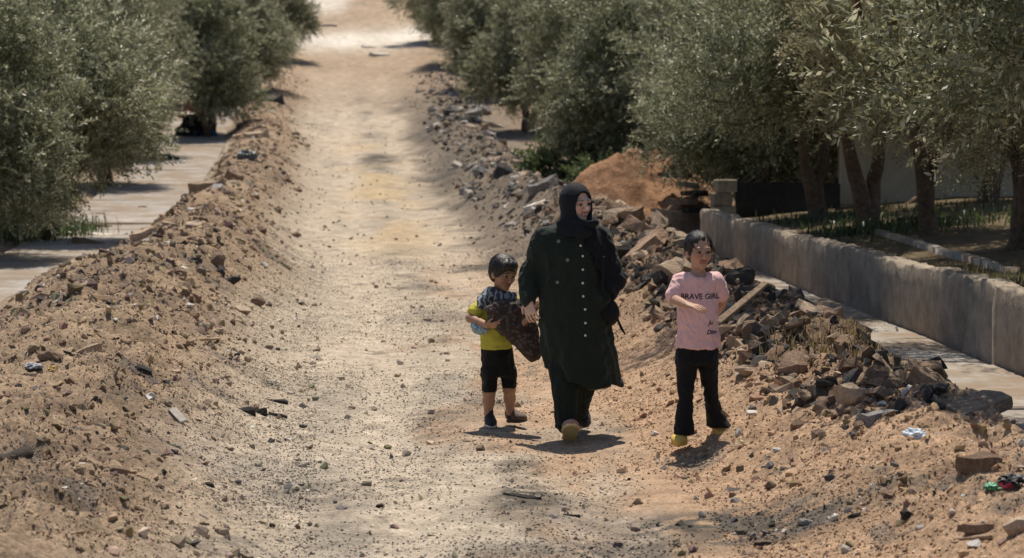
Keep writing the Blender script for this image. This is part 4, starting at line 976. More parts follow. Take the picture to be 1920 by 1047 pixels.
def shoe(root, heel, L, W, yaw, pitch, mat, solemat, name='shoe', roll=0, hgt=.085):
    """heel: back of the sole on the ground; the shoe points to -y before yaw"""
    Rm = rotm(yaw, pitch, roll); heel = np.array(heel)
    def prof(t): return W * np.interp(t, [0, .12, .35, .62, .82, 1.0], [.30, .40, .38, .50, .45, .18])
    S = Shape((-W, -L - .03, -.02), (W, .04, .16), .0045)
    for t in np.linspace(.05, .95, 10):
        h = np.interp(t, [0, .2, .42, .6, .85, 1], [hgt, hgt, hgt * .95, hgt * .62, hgt * .45, hgt * .3])
        S.ell((0, -t * L, h * .5 + .012), (prof(t) * .98, L * .10, h * .5 + .006), None, .02)
    S2 = Shape((-W, -L - .03, -.03), (W, .04, .06), .0045)
    for t in np.linspace(.05, .95, 14): S2.ell((0, -t * L, .010), (prof(t) * 1.08, L * .075, .016), None, .012)
    x, y, z = S2.coords(); S2.F = np.maximum(S2.F, np.maximum(-z - 0.0 * x - .0005, z - .024) + 0 * x + 0 * y).astype(np.float32)
    V, Q = S.mesh(); o = link(name, mk_mesh(name, V @ Rm.T + heel, Q, M[mat]), root)
    V, Q = S2.mesh(); link('sole', mk_mesh('sole', V @ Rm.T + heel, Q, M[solemat]), o)
    return o
def poly_sd(px_, pz_, pts):
    """signed distance to a polygon in the x-z plane"""
    d = np.full(np.broadcast(px_, pz_).shape, 1e9); s = np.ones(d.shape); n = len(pts); j = n - 1
    for i in range(n):
        ex, ez = pts[j][0] - pts[i][0], pts[j][1] - pts[i][1]; wx, wz = px_ - pts[i][0], pz_ - pts[i][1]
        t = np.clip((wx * ex + wz * ez) / (ex * ex + ez * ez), 0, 1); d = np.minimum(d, (wx - ex * t) ** 2 + (wz - ez * t) ** 2)
        c1, c2, c3 = pz_ >= pts[i][1], pz_ < pts[j][1], ex * wz > ez * wx
        s = np.where((c1 & c2 & c3) | (~c1 & ~c2 & ~c3), -s, s); j = i
    return s * np.sqrt(d)
def person(px, py, label):
    p = P(px, py); root = bpy.data.objects.new('person', None); COL.objects.link(root); root.location = p
    tag(root, label, 'person')
    sc = FPX / p[1]
    def L(qx, qy, y=0.0): return np.array([(qx - px) / sc, y, (py - qy) / sc + .0])
    return root, L, sc, p

# ================================================================== the woman
root, L, sc, pw = person(1068, 825, 'woman in a black headscarf and long dark green buttoned coat walking in the middle')
def ring(py_, x0, x1, cy_, ry): a, b = L(x0, py_), L(x1, py_); return (a[2], (a[0] + b[0]) / 2, cy_, (b[0] - a[0]) / 2, ry)
hc = L(1080, 379, -.02)
B = Shape((-.36, -.34, 0.02), (.40, .34, 1.66), .0048)
Tw, Rw, kw = head(B, hc, .225, math.radians(36), math.radians(3), math.radians(-3))
B.cap(Tw((0, .02, -.06)), L(1078, 430, .02), .052, .06, .03)
B.loft([ring(425, 1030, 1125, .02, .09), ring(470, 1012, 1136, .02, .11), ring(540, 1022, 1130, .02, .12), ring(640, 1018, 1135, .02, .13), ring(690, 1030, 1120, .02, .11)], .03)
sh_r, el_r, wr_r = L(1024, 446, .01), L(993, 514, .03), L(989, 556, -.06)
B.chain([sh_r, el_r, wr_r], [.05, .042, .028])
hand(B, wr_r + np.array([0, -.005, -.005]), (.18, -.22, -.9), (.5, .75, -.1), .165, .55, thumb=-1)
sh_l, el_l, wr_l = L(1127, 446, .01), L(1148, 512, .045), L(1125, 552, -.06)
B.chain([sh_l, el_l, wr_l], [.05, .042, .028]); hand(B, wr_l, (-.8, .15, -.3), (.3, .8, 0), .15, .4)
hipr, knr, anr = L(1050, 640, 0), L(1060, 725, -.10), L(1066, 800, -.10)
hipl, knl, anl = L(1100, 640, 0), L(1095, 722, .06), L(1085, 787, .26)
B.chain([hipr, knr, anr], [.075, .055, .035]); B.chain([hipl, knl, anl], [.075, .055, .035])
V, Q = B.mesh()
part('body', (V, Q), 'skin', root, face_color(V, hc, Rw, kw, (.62, .42, .33), (.42, .13, .12), (.045, .03, .025), True))
eyes(Tw, Rw, kw, root)
# trousers
S = Shape((-.30, -.30, .02), (.36, .42, .75), .0058)
S.chain([L(1052, 640, 0), L(1061, 725, -.08), L(1064, 790, -.10)], [.11, .085, .066], .02)
S.loft([ring(680, 1030, 1095, -.05, .09), ring(730, 1039, 1090, -.07, .085), ring(770, 1042, 1086, -.09, .08), ring(797, 1042, 1084, -.095, .085)], .02)
S.chain([L(1098, 640, .02), L(1090, 725, .07), L(1083, 775, .18)], [.11, .085, .062], .02)
S.cap(L(1081, 770, .16), L(1086, 786, .24), .062, .06, .03)
V, Q = S.mesh(2); V = wrinkle(V, Q, .012, (16, 16, 3.5), 3); V = wrinkle(V, Q, .005, (20, 20, 26), 5)
part('trousers', (V, Q), 'trous', root)
# coat
def coatfold(th, z):
    w = sstep(.95, .45, z)
    return w * (.045 * np.sin(th * 7 + 1.3 + 2 * z) + .03 * np.sin(th * 13 + 4 * z)) + .012 * np.sin(th * 5 + z * 9)
S = Shape((-.40, -.34, .27), (.42, .34, 1.42), .0062)
S.loft([ring(414, 1052, 1108, .01, .07), ring(424, 1030, 1125, .01, .10), ring(440, 1014, 1138, .01, .125), ring(470, 1009, 1138, .0, .145), ring(520, 1010, 1136, -.005, .155), ring(570, 1010, 1139, -.005, .16),
        ring(620, 1011, 1146, -.005, .17), ring(660, 1017, 1153, 0, .18), ring(700, 1026, 1160, .01, .19), ring(725, 1032, 1165, .02, .195)], .03, .008, coatfold)
# the hem rises to the left
x, y, z = S.coords(); hem = (L(0, 722)[2]) + .09 * sstep(.12, -.12, x) + .015 * np.sin(x * 30)
S.F = np.maximum(S.F, (hem - z) + 0 * y).astype(np.float32)
S.chain([sh_r, el_r, L(989, 552, -.055)], [.083, .066, .054], .03)
S.cap(L(989.5, 551, -.05), L(989, 557, -.062), .058, .058, .004)
S.chain([L(1122, 446, .01), L(1147, 512, .04), L(1128, 558, -.09)], [.085, .075, .058], .03)
Fc = S
Vc, Qc = S.mesh(2)
Vc = wrinkle(Vc, Qc, .010, (9, 9, 5), 8); Vc = wrinkle(Vc, Qc, .006, (14, 14, 24), 9, True, lambda v: sstep(.9, 1.2, v[:, 2]) * .4 + (np.abs(v[:, 0]) > .2) * .8 + .2)
Wd = Vc @ rotm(0, 0, -.5).T; Vc = Vc + vnormals(Vc, Qc) * (.006 * (.5 - 1.6 * np.abs(vn(Wd * [24, 14, 6], 46))))[:, None]
coat = part('coat', (Vc, Qc), 'coat', root)
from mathutils.bvhtree import BVHTree
def bvh(V, Q): return BVHTree.FromPolygons([tuple(v) for v in V], [tuple(int(i) for i in q) for q in Q])
bc = bvh(Vc, Qc)
def onfront(b, p, off=.002):
    h = b.ray_cast(Vector((p[0], -1.0, p[2])), Vector((0, 1, 0)))
    return (h[0] + h[1] * off, h[1]) if h[0] else (Vector((p[0], -.15, p[2])), Vector((0, -1, 0)))
def disc(r, t, n=14):
    bm = bmesh.new(); bmesh.ops.create_cone(bm, segments=n, radius1=r, radius2=r * .75, depth=t, cap_ends=True)
    return bm
for mat, r, nm, spots in (('button', .0085, 'button', ((1087, 455.6), (1091, 475), (1091, 500), (1091, 525), (1092, 549.6), (1095.4, 574), (1096, 599.5), (1096, 622.7))), ('ornament', .0125, 'ornament', ((1046, 447.7), (1062.8, 482), (1044, 524)))):
    me = bm_mesh(nm, disc(r, .007), M[mat])
    for s_ in spots:
        p, n = onfront(bc, L(*s_)); o = link(nm, me, coat, p); o.rotation_euler = n.to_track_quat('Z', 'Y').to_euler()
# front placket seam: a raised strip under the buttons
# shawl over her left shoulder: follows the coat, a little proud of it
S = Shape(Fc.lo, Fc.lo + Fc.h * (Fc.n - 1), Fc.h); S.F = Fc.F.copy()[:S.n[0], :S.n[1], :S.n[2]]
x, y, z = S.coords(); pg = [L(*q)[[0, 2]] for q in ((1085, 415), (1112, 416), (1138, 432), (1158, 480), (1170, 520), (1166, 545), (1150, 556), (1128, 520), (1108, 470), (1092, 440))]
sdp = poly_sd(x[:, 0, :] + 0 * z[0, 0][None], z[0, 0][None] + 0 * x[:, 0, :], pg)[:, None, :] + .008 * np.sin(z * 55)
S.F = (-smin(-(S.F - .020 - .006 * np.sin(x * 60 + z * 38)), -(sdp + 0 * y), .012)).astype(np.float32)
S.cap(L(1140, 500, -.03), L(1162, 528, -.0), .05, .04, .03)
V, Q = S.mesh(2); V = wrinkle(V, Q, .006, (16, 10, 12), 12); part('shawl', (V, Q), 'shawl', root)
# headscarf
S = Shape((-.22, -.26, 1.18), (.28, .26, 1.66), .0045)
S.ell(Tw((0, .012, .022)), np.array((.094, .112, .108)) * kw * .98, Rw, .02)
S.ell(Tw((0, .0, -.055)), np.array((.085, .095, .10)) * kw, Rw, .04)
S.loft([(L(0, 395)[2], hc[0], .0, .085, .09), (L(0, 412)[2], L(1078, 0)[0], -.005, .105, .105), (L(0, 428)[2], L(1077, 0)[0], -.01, .125, .125), (L(0, 438)[2], L(1076, 0)[0], -.02, .10, .135)], .03, .02)
S.ell(L(1108, 412, -.10), (.045, .05, .035), None, .015); S.cap(L(1052, 415, -.07), L(1105, 413, -.125), .032, .035, .012); S.cap(L(1055, 424, -.08), L(1100, 432, -.135), .03, .028, .01)
S.cap(L(1090, 430, -.13), L(1086, 446, -.15), .04, .018, .02)
S.ell(Tw((0, -.105, -.012)), np.array((.063, .085, .094)) * kw, Rw, .008, True)
V, Q = S.mesh(1); V = wrinkle(V, Q, .0045, (13, 13, 20), 15, True, lambda v: .35 + .65 * sstep(1.46, 1.40, v[:, 2]))
part('headscarf', (V, Q), 'scarf', root)
shoe(root, L(1066, 825, -.14) + np.array([0, 0, .010]), .25, .112, math.radians(3), math.radians(-30), 'shoe_p', 'sole')
shoe(root, L(1086, 795, .40) + np.array([0, 0, .045]), .24, .095, math.radians(12), math.radians(22), 'shoe_d', 'sole_d')
# her black handbag hanging at the hip
hb = bpy.data.objects.new('handbag', None); COL.objects.link(hb); hbp = L(1142, 585, -.05); hb.location = Vector(pw) + Vector(hbp)
tag(hb, 'black handbag hanging at the hip of the woman under her shawl', 'handbag')
S = Shape((-.14, -.14, -.12), (.14, .14, .16), .005); S.ell((0, 0, 0), (.062, .085, .075), None, .02); S.ell((-.02, -.01, .05), (.06, .07, .06), None, .03)
V, Q = S.mesh(1); V = wrinkle(V, Q, .005, (20, 20, 14), 19); part('pouch', (V, Q), 'shawl', hb)
S = Shape((-.14, -.14, -.16), (.16, .14, .42), .004); S.chain([(-.02, -.08, .02), (-.05, -.11, .2), (-.04, -.1, .36)], [.009, .009, .009], .004); S.chain([(.045, -.03, -.02), (.075, -.03, -.09), (.098, -.02, -.125)], [.008, .009, .006], .004)
part('strap', S, 'shawl', hb)

# ================================================================== the boy
root, L, sc, pb_ = person(935, 800, 'small boy in a yellow shirt and black shorts hugging a dark bundle')
def ring(py_, x0, x1, cy_, ry): a, b = L(x0, py_), L(x1, py_); return (a[2], (a[0] + b[0]) / 2, cy_, (b[0] - a[0]) / 2, ry)
hc = L(944, 510, -.04)
B = Shape((-.24, -.36, 0.0), (.30, .20, 1.16), .0042)
T, Rb, kb_ = head(B, hc, .205, math.radians(33), math.radians(14), math.radians(4))
B.cap(T((0, .02, -.06)), L(936, 556, .0), .036, .042, .02)
B.loft([ring(548, 918, 955, 0, .05), ring(566, 908, 964, 0, .07), ring(610, 906, 958, 0, .075), ring(655, 906, 960, 0, .075), ring(690, 908, 962, 0, .07)], .02)
shr, elr, wrr = L(912, 563, -.01), L(882, 593, -.07), L(914, 603, -.20)
B.chain([shr, elr], [.036, .030], .015); B.chain([elr, wrr], [.030, .021], .01); hand(B, wrr, (.8, -.35, .05), (.1, .6, .6), .115, .45, thumb=1, rs=1.1)
shl, ell_, wrl = L(960, 563, -.01), L(961, 622, -.20), L(994, 584, -.235)
B.chain([shl, ell_], [.036, .030], .015); B.chain([ell_, wrl], [.027, .021], .01); hand(B, wrl, (.45, .1, .8), (.3, -.8, .1), .11, .4, thumb=-1, rs=1.1)
for (h_, k_, a_) in ((L(919, 690, 0), L(917, 735, -.02), L(915, 783, .0)), (L(951, 690, 0), L(955, 730, .03), L(957, 783, .10))):
    B.chain([h_, k_], [.056, .040], .02); c_ = (k_ * .65 + a_ * .35) + np.array([0, .012, 0]); B.chain([k_, c_, a_], [.038, .037, .024], .02)
V, Q = B.mesh()
part('body', (V, Q), 'skin', root, face_color(V, hc, Rb, kb_, (.40, .225, .145), (.28, .11, .09), (.02, .014, .012)))
eyes(T, Rb, kb_, root)
# hair
S = Shape(hc - .15, hc + .16, .004)
S.ell(T((0, .016, .038)), np.array((.083, .100, .088)) * kb_, Rb, .02); S.ell(T((0, -.05, .075)), np.array((.062, .045, .035)) * kb_, Rb, .03); S.ell(T((0, .05, -.02)), np.array((.072, .06, .06)) * kb_, Rb, .03)
for s_ in (-1, 1): S.ell(T((s_ * .066, -.01, .02)), np.array((.018, .04, .045)) * kb_, Rb, .015)
S.ell(T((0, -.105, -.035)), np.array((.066, .075, .085)) * kb_, Rb, .012, True); S.cap(T((-.10, .0, -.035)), T((.10, .0, -.035)), .022 * kb_, .022 * kb_, .01, True)
V, Q = S.mesh(1); q = (V - hc) @ Rb / kb_; an = np.arctan2(q[:, 0], q[:, 1] - .02); V = V + vnormals(V, Q) * (.005 * (vn(np.stack([an * 5, q[:, 2] * 18, 0 * an], -1), 3) + .6 * vn(np.stack([an * 14, q[:, 2] * 25, 0 * an], -1), 4)))[:, None]
hr = part('hair', (V, Q), 'hair', root); strands(hr, T, kb_, 1100, 3, False)
# shirt, shorts
S = Shape((-.26, -.2, .46), (.26, .2, .92), .005)
S.loft([ring(550, 922, 952, 0, .05), ring(556, 908, 962, 0, .072), ring(566, 901, 966, 0, .084), ring(600, 900, 962, 0, .092), ring(630, 901, 961, -.005, .097), ring(652, 900, 962, -.005, .10)], .02, .008, lambda th, z: .02 * np.sin(th * 6 + z * 20) * sstep(.75, .5, z))
S.chain([shr, L(891, 583, -.05)], [.05, .050], .015); S.chain([shl, L(962, 592, -.11)], [.05, .050], .015)
Fs = S; V, Q = S.mesh(2); V = wrinkle(V, Q, .006, (14, 14, 14), 21); part('shirt', (V, Q), 'yel', root)
S = Shape((-.24, -.2, .16), (.24, .24, .58), .005)
S.loft([ring(645, 903, 959, -.002, .092), ring(670, 902, 964, 0, .10), ring(703, 902, 967, .01, .098)], .03, .01)
S.loft([ring(690, 903, 934, 0, .085), ring(715, 904, 932, -.005, .078), ring(733, 904, 931, -.01, .076)], .03, .006)
S.loft([ring(690, 937, 967, .01, .085), ring(710, 940, 968, .02, .078), ring(727, 941, 968, .025, .076)], .03, .006)
V, Q = S.mesh(2); V = wrinkle(V, Q, .007, (16, 16, 14), 24); part('shorts', (V, Q), 'blk', root)
# striped cloth round neck and shoulder
mst, nts, bs = nodemat('striped_cloth', .85, .2)
tc = N(nts, 'ShaderNodeTexCoord'); wv = N(nts, 'ShaderNodeTexWave', Scale=9.0, Distortion=7.0, Detail=3.0); wv.inputs['Detail Scale'].default_value = 2.5; nts.links.new(tc.outputs['Object'], wv.inputs['Vector'])
cr = N(nts, 'ShaderNodeValToRGB'); cr.color_ramp.interpolation = 'CONSTANT'
for e_, (p_, c_) in zip((cr.color_ramp.elements[0], cr.color_ramp.elements[1], cr.color_ramp.elements.new(.45), cr.color_ramp.elements.new(.7)), ((0, (.055, .06, .08, 1)), (.88, (.50, .50, .50, 1)), (.42, (.17, .18, .20, 1)), (.68, (.30, .32, .34, 1)))): e_.position = p_; e_.color = c_
nts.links.new(wv.outputs['Fac'], cr.inputs[0]); nts.links.new(cr.outputs[0], bs.inputs['Base Color'])
S = Shape(Fs.lo, Fs.lo + Fs.h * (Fs.n - 1), Fs.h); S.F = Fs.F.copy()[:S.n[0], :S.n[1], :S.n[2]]
x, y, z = S.coords(); pg = [L(*q)[[0, 2]] for q in ((916, 522), (930, 520), (962, 545), (968, 566), (945, 585), (915, 583), (894, 572), (897, 555))]
sdp = poly_sd(x[:, 0, :] + 0 * z[0, 0][None], z[0, 0][None] + 0 * x[:, 0, :], pg)[:, None, :] + .006 * np.sin(z * 70 + x * 30)
S.F = (-smin(-(S.F - .022 - .007 * np.sin(x * 70 - z * 50)), -(sdp + 0 * y), .012)).astype(np.float32)
S.chain([L(915, 545, .03), L(922, 546, -.07), L(945, 556, -.10), L(962, 552, -.05)], [.028, .030, .030, .026], .015); S.chain([L(925, 530, -.055), L(915, 555, -.08), L(905, 570, -.07)], [.018, .026, .022], .015)
V, Q = S.mesh(1); V = wrinkle(V, Q, .007, (24, 18, 20), 27); part('striped_cloth', (V, Q), mst, root)
for (k_, a_) in (((917, 775), 0), ((957, 772), .10)):
    S = Shape(L(*k_, a_) - .06, L(*k_, a_) + .06, .004); S.cap(L(k_[0], k_[1] - 4, a_), L(k_[0], k_[1] + 12, a_), .029, .027, .01); part('sock', S, 'shoe_d', root)
shoe(root, L(916, 800, .045) + np.array([0, 0, .004]), .165, .078, math.radians(8), 0, 'shoe_d', 'sole_w', hgt=.072)
shoe(root, L(955, 800, .15) + np.array([0, 0, .012]), .165, .076, math.radians(42), math.radians(-6), 'shoe_b', 'sole_d', hgt=.07, roll=math.radians(-14))
# the bundle in his arms
mbd, ntb, bb = nodemat('patterned_brown_cloth', .85, .2)
tc = N(ntb, 'ShaderNodeTexCoord'); vo = N(ntb, 'ShaderNodeTexVoronoi', Scale=38.0); no = N(ntb, 'ShaderNodeTexNoise', Scale=25.0, Detail=4.0); ntb.links.new(tc.outputs['Object'], vo.inputs['Vector']); ntb.links.new(tc.outputs['Object'], no.inputs['Vector'])
cr = N(ntb, 'ShaderNodeValToRGB'); cr.color_ramp.elements[0].color = (.17, .095, .075, 1); cr.color_ramp.elements[1].color = (.05, .036, .032, 1); cr.color_ramp.elements[0].position = .1; cr.color_ramp.elements[1].position = .55
e_ = cr.color_ramp.elements.new(.3); e_.color = (.085, .075, .065, 1)
ntb.links.new(vo.outputs['Distance'], cr.inputs[0]); ntb.links.new(cr.outputs[0], bb.inputs['Base Color'])
bd = bpy.data.objects.new('cloth_bundle', None); COL.objects.link(bd); bd.location = pb_; tag(bd, 'dark brown patterned cloth bundle in the arms of the boy', 'bundle')
S = Shape((-.14, -.34, .38), (.34, -.0, .90), .005); x, y, z = S.coords()
pg = [L(*q)[[0, 2]] for q in ((911, 570), (930, 558), (962, 556), (990, 557), (1003, 588), (1016, 650), (1010, 668), (996, 673), (968, 645), (940, 620), (916, 598))]
d2 = poly_sd(x[:, 0, :] + 0 * z[0, 0][None], z[0, 0][None] + 0 * x[:, 0, :], pg)[:, None, :]
Rr = .075; yc = -.165 - .0 * z
S.F = (np.sqrt(np.maximum(d2 + Rr, 0) ** 2 + (y - yc) ** 2) - Rr).astype(np.float32)
V, Q = S.mesh(1); V = wrinkle(V, Q, .010, (10, 10, 14), 31); V = wrinkle(V, Q, .005, (26, 16, 30), 33); part('bundle_cloth', (V, Q), mbd, bd)
mbl = mat_plain('pale_blue_plastic', (.26, .36, .40), .5, .4, 30, .35, .004, 50)
bz = bpy.data.objects.new('plastic_packet', None); COL.objects.link(bz); bz.location = pb_; tag(bz, 'pale blue crumpled packet under the right arm of the boy', 'packet')
S = Shape((-.24, -.3, .56), (.02, .0, .76), .0045); S.ell(L(902, 612, -.13), (.055, .05, .034), None, .01); S.ell(L(892, 606, -.12), (.03, .03, .022), None, .01); V, Q = S.mesh(1); V = wrinkle(V, Q, .009, (40, 40, 40), 35); part('wrapper', (V, Q), mbl, bz)

# ================================================================== the girl
root, L, sc, pg_ = person(1310, 832, 'girl in a pink shirt, black flared trousers and yellow shoes pointing with one hand')
def ring(py_, x0, x1, cy_, ry): a, b = L(x0, py_), L(x1, py_); return (a[2], (a[0] + b[0]) / 2, cy_, (b[0] - a[0]) / 2, ry)
hc = L(1308, 468, -.03)
B = Shape((-.26, -.48, 0.0), (.26, .30, 1.34), .0044)
T, Rg, kg = head(B, hc, .205, math.radians(17), math.radians(4), math.radians(0))
B.cap(T((0, .02, -.06)), L(1308, 520, .01), .036, .042, .02)
B.loft([ring(508, 1292, 1326, .01, .05), ring(520, 1274, 1340, .01, .07), ring(580, 1278, 1336, .01, .072), ring(645, 1277, 1337, .01, .075), ring(664, 1280, 1334, .01, .07)], .015)
shr, elr, wrr = L(1272, 522, .01), L(1261, 557, -.06), L(1279, 562, -.26)
B.chain([shr, elr], [.036, .031], .012); B.chain([elr, wrr], [.031, .022], .01); hand(B, wrr, (.72, -.6, -.12), (.1, .1, -1), .135, .28, thumb=1, rs=1.08)
shl, ell_, wrl = L(1342, 522, .01), L(1355, 562, .05), L(1340, 600, .16)
B.chain([shl, ell_], [.036, .031], .012); B.chain([ell_, wrl], [.031, .022], .01); hand(B, wrl, (-.3, .3, -.8), (-1, 0, 0), .13, .35, thumb=-1, rs=1.08)
for (h_, k_, a_) in ((L(1287, 670, 0), L(1283, 745, -.05), L(1279, 815, -.05)), (L(1326, 670, 0), L(1334, 740, .02), L(1346, 808, .08))): B.chain([h_, k_, a_], [.048, .036, .026], .008)
V, Q = B.mesh()
part('body', (V, Q), 'skin', root, face_color(V, hc, Rg, kg, (.46, .275, .19), (.34, .13, .11), (.025, .017, .014)))
eyes(T, Rg, kg, root)
S = Shape(hc - .17, hc + .17, .004)
S.ell(T((0, .020, .034)), np.array((.0755, .095, .083)) * kg, Rg, .02); S.ell(T((0, .05, -.015)), np.array((.070, .062, .07)) * kg, Rg, .03)
for s_ in (-1, 1): S.ell(T((s_ * .066, .0, .02)), np.array((.016, .04, .05)) * kg, Rg, .015)
S.cap(T((.075, .03, .0)), T((.078, .04, -.075)), .022, .014, .02);
S.ell(T((.006, -.112, -.004)), np.array((.066, .080, .094)) * kg, Rg, .010, True)
V, Q = S.mesh(1); q = (V - hc) @ Rg / kg; an = np.arctan2(q[:, 0], q[:, 2] + .03); V = V + vnormals(V, Q) * (.0035 * (vn(np.stack([an * 9, q[:, 1] * 14, 0 * an], -1), 3) + .6 * vn(np.stack([an * 24, q[:, 1] * 22, 0 * an], -1), 4)))[:, None]
hr = part('hair', (V, Q), 'hair', root); strands(hr, T, kg * .96, 700, 4, True)
S = Shape((-.30, -.24, .50), (.30, .24, 1.12), .005)
S.loft([ring(508, 1288, 1329, .01, .055), ring(513, 1273, 1343, .01, .078), ring(524, 1266, 1350, .01, .088), ring(550, 1270, 1345, .005, .092), ring(590, 1269, 1344, 0, .098), ring(625, 1267, 1347, 0, .104), ring(651, 1264, 1351, 0, .108)], .02, .006,
       lambda th, z: sstep(.95, .6, z) * (.022 * np.sin(th * 7 + z * 14) + .012 * np.sin(th * 12 - z * 9)))
S.chain([L(1273, 521, .01), L(1260, 549, -.045)], [.046, .049], .02); S.chain([L(1341, 521, .01), L(1351, 549, .035)], [.046, .047], .02)
S.ell(L(1308, 503, -.06), (.06, .075, .042), None, .006, True)
V, Q = S.mesh(2); V = wrinkle(V, Q, .007, (12, 12, 9), 41); Wd = V @ rotm(0, 0, .7).T; V = V + vnormals(V, Q) * (.004 * (.5 - 1.6 * np.abs(vn(Wd * [34, 20, 9], 44))))[:, None]; V = wrinkle(V, Q, .003, (30, 24, 26), 43)
tee = part('t_shirt', (V, Q), 'pink', root); bt = bvh(V, Q)
def text_on(body, p, size, shear=0):
    cu = bpy.data.curves.new('lettering', 'FONT'); cu.body = body; cu.size = size; cu.align_x = 'CENTER'; cu.shear = shear; cu.resolution_u = 3; cu.offset = .0008
    ob = bpy.data.objects.new('tmp', cu); COL.objects.link(ob); dg = bpy.context.evaluated_depsgraph_get(); me = bpy.data.meshes.new_from_object(ob.evaluated_get(dg)); bpy.data.objects.remove(ob)
    bm = bmesh.new(); bm.from_mesh(me); bmesh.ops.triangulate(bm, faces=bm.faces[:])
    for _ in range(2): bmesh.ops.subdivide_edges(bm, edges=[e for e in bm.edges if e.calc_length() > .012], cuts=1); bmesh.ops.triangulate(bm, faces=bm.faces[:])
    for v in bm.verts:
        q, n = onfront(bt, np.array([p[0] + v.co.x, 0, p[2] + v.co.y]), .0015); v.co = q
    bm.to_mesh(me); bm.free(); me.materials.clear(); me.materials.append(M['ink'])
    return link('lettering', me, tee)
text_on('BRAVE GIRL', L(1310, 556), .044); text_on('Ju', L(1329, 604), .034, .25); text_on('Dim', L(1331, 622), .036, .25)
S = Shape((-.24, -.26, .04), (.30, .30, .66), .005)
S.loft([ring(643, 1268, 1346, .005, .095), ring(660, 1267, 1346, .005, .10), ring(680, 1267, 1345, .005, .098)], .03, .01)
S.loft([ring(665, 1267, 1307, 0, .09), ring(700, 1268, 1305, -.01, .078), ring(745, 1270, 1297, -.045, .058), ring(780, 1265, 1298, -.05, .068), ring(812, 1261, 1300, -.055, .082)], .025, .006)
S.loft([ring(665, 1307, 1345, .005, .09), ring(695, 1311, 1345, .01, .078), ring(740, 1320, 1346, .03, .058), ring(770, 1325, 1355, .06, .068), ring(786, 1327, 1365, .075, .080), ring(803, 1327, 1374, .085, .09)], .025, .006)
V, Q = S.mesh(2); V = wrinkle(V, Q, .007, (14, 14, 20), 45); part('trousers', (V, Q), 'blk', root)
shoe(root, L(1278, 832, .03) + np.array([0, 0, .006]), .195, .098, math.radians(-10), 0, 'shoe_y', 'shoe_y', hgt=.08)
shoe(root, L(1346, 826, .16) + np.array([0, 0, .02]), .195, .098, math.radians(18), math.radians(6), 'shoe_y', 'shoe_y', hgt=.08)

# ------------------------------------------------------------------ planks, pipes, sticks and litter
def stick(name, a, b, r0, r1, mat, label, cat, seed=1, sides=8, flat=1.0):
    a, b = np.array(a, float), np.array(b, float); c = (a + b) / 2
    V, Fq = tube(bend(a - c, b - c, 9, .02 * np.linalg.norm(b - a), seed), np.linspace(r0, r1, 9), sides, seed, .2); V = np.array(V)
    me = mk_mesh(name, V, Fq, M[mat]); bm = bmesh.new(); bm.from_mesh(me); bm.verts.ensure_lookup_table()
    for k0 in (0, 8 * sides): 
        try: bm.faces.new([bm.verts[k0 + i] for i in range(sides)])
        except ValueError: pass
    bmesh.ops.recalc_face_normals(bm, faces=bm.faces); bm.to_mesh(me); bm.free()
    o = link(name, me, None, c); tag(o, label, cat); return o
def board(name, a, b, w, t, mat, label, cat, roll=0):
    a, b = Vector(a), Vector(b); d = b - a
    o = link(name, bm_mesh(name, box_bm(w, t, d.length, .004, .004, 5, 0), M[mat]), None, a); q = d.to_track_quat('Z', 'Y'); o.rotation_euler = (q.to_matrix() @ Matrix.Rotation(roll, 3, 'Z')).to_euler(); tag(o, label, cat); return o
board('wooden_plank', atY(1344, 607, 18.0), atY(1436, 532, 18.7), .05, .03, 'oldwood', 'long weathered wooden plank leaning on the rubble right of the girl', 'plank', .3)
pa = P(-30, 885); pb2 = P(52, 862); stick('charred_log', pa + [0, 0, .03], pb2 + [0, 0, .03], .036, .034, 'darkwood', 'black charred log end at the left edge of the picture', 'log', 3)
pa = P(352, 648); pb2 = P(412, 640); stick('dry_stick', pa + [0, 0, .02], pb2 + [0, 0, .02], .014, .011, 'wood', 'pale dry stick lying across the left berm', 'stick', 5)
pa = P(1788, 1018); pb2 = P(1862, 1012); board('thin_plank', pa + [0, 0, .012], pb2 + [0, 0, .012], .035, .018, 'wood', 'short thin plank at lower right below the brown clod', 'plank')
pa = P(322, 772); pb2 = P(345, 797); board('white_board', pa + [0, 0, .02], pb2 + [0, 0, .015], .055, .012, 'rock_pale', 'white splinter of board on the left berm', 'board', .2)
pa = atY(1640, 425, 33.0); stick('leaning_pole', atY(1628, 432, 32.0), atY(1735, 358, 33.5), .035, .03, 'bark', 'dark pole leaning between the two olive trunks', 'pole', 7)
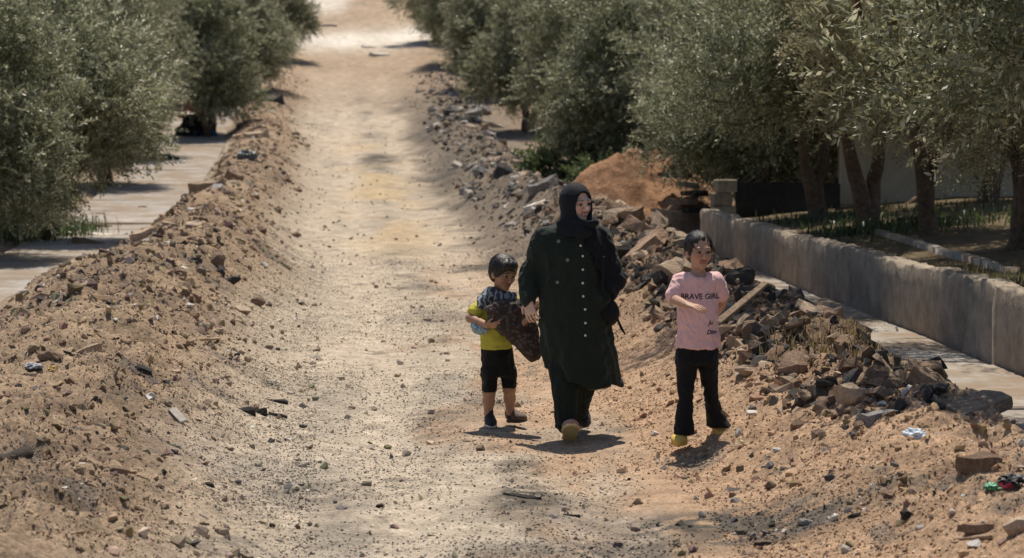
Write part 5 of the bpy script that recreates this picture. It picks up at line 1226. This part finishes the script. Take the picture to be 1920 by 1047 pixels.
def crumple(name, p, sx, sy, sz, color, label, cat, seed, rough_=.5, freq=14, amp=.35, sink=.35):
    bm = bmesh.new(); bmesh.ops.create_icosphere(bm, subdivisions=4, radius=1)
    V = np.array([v.co[:] for v in bm.verts]); n = 1 - 2 * np.abs(vn(V * 1.7 + seed, seed % 9)); n2 = 1 - 2 * np.abs(vn(V * 4.1 + seed, seed % 7))
    V = V * (1 + amp * .9 * n + amp * .8 * n2)[:, None] * [sx, sy, sz]; V[:, 2] = np.maximum(V[:, 2], -sz * .5)
    for v, c in zip(bm.verts, V): v.co = c
    m = mat_plain(name + str(seed), color, rough_, .4, 25, .2, .003, 40)
    o = link(name, bm_mesh(name, bm, m, False), None, (p[0], p[1], p[2] + sz * .5 - sz * sink * .3)); o.rotation_euler = (0, 0, seed * 1.3); tag(o, label, cat); return o
crumple('rubbish_bag', P(362, 262), .30, .30, .34, (.012, .012, .018), 'black rubbish bag under the left far olive tree', 'rubbish bag', 3)
crumple('rubbish_bag', P(388, 262), .22, .2, .2, (.05, .12, .30), 'blue rubbish bag beside the black one', 'rubbish bag', 4)
crumple('cloth_heap', P(362, 226), .3, .25, .28, (.32, .09, .075), 'reddish heap behind the rubbish bags', 'cloth', 5)
crumple('rubbish_bag', P(268, 304), .16, .14, .1, (.12, .22, .38), 'small blue bag on the left pavement under the silvery olive', 'rubbish bag', 6)
crumple('dark_lump', P(305, 306), .30, .22, .12, (.05, .045, .04), 'low dark rubbish pile on the left pavement', 'rubbish', 7)
crumple('plastic_scrap', P(463, 297), .16, .13, .1, (.16, .18, .18), 'grey crumpled plastic on the crest of the left berm', 'plastic', 8)
crumple('plastic_scrap', P(1713, 820), .06, .035, .028, (.55, .62, .68), 'crumpled white plastic among the black chunks of the right ridge', 'plastic', 9)
crumple('green_wrapper', P(1868, 916), .045, .03, .018, (.10, .36, .20), 'crumpled green wrapper at lower right', 'wrapper', 10)
crumple('red_wrapper', P(1886, 912), .04, .025, .02, (.45, .06, .09), 'crumpled red wrapper touching the green one', 'wrapper', 11)
crumple('black_wrapper', P(1898, 905), .05, .04, .022, (.02, .02, .022), 'black scrap behind the red wrapper', 'wrapper', 12)
crumple('yellow_scrap', P(100, 696), .035, .025, .018, (.45, .28, .05), 'bright yellow scrap of plastic at the left', 'plastic', 13)
crumple('blue_white_scrap', P(60, 690), .06, .04, .02, (.30, .31, .34), 'pale bluish scrap of plastic left of the yellow one', 'plastic', 14)
for (px, dx, rl, lab) in ((1692, -.06, -.5, 'left arm of the white broken plastic pieces on the dry grass'), (1716, .08, .55, 'right arm of the white broken plastic pieces on the dry grass')):
    p = P(px, 645); q = Vector(p) + Vector((dx, 0, .15)); board('white_plastic', p, q, .035, .012, 'rock_pale', lab, 'plastic', .2)
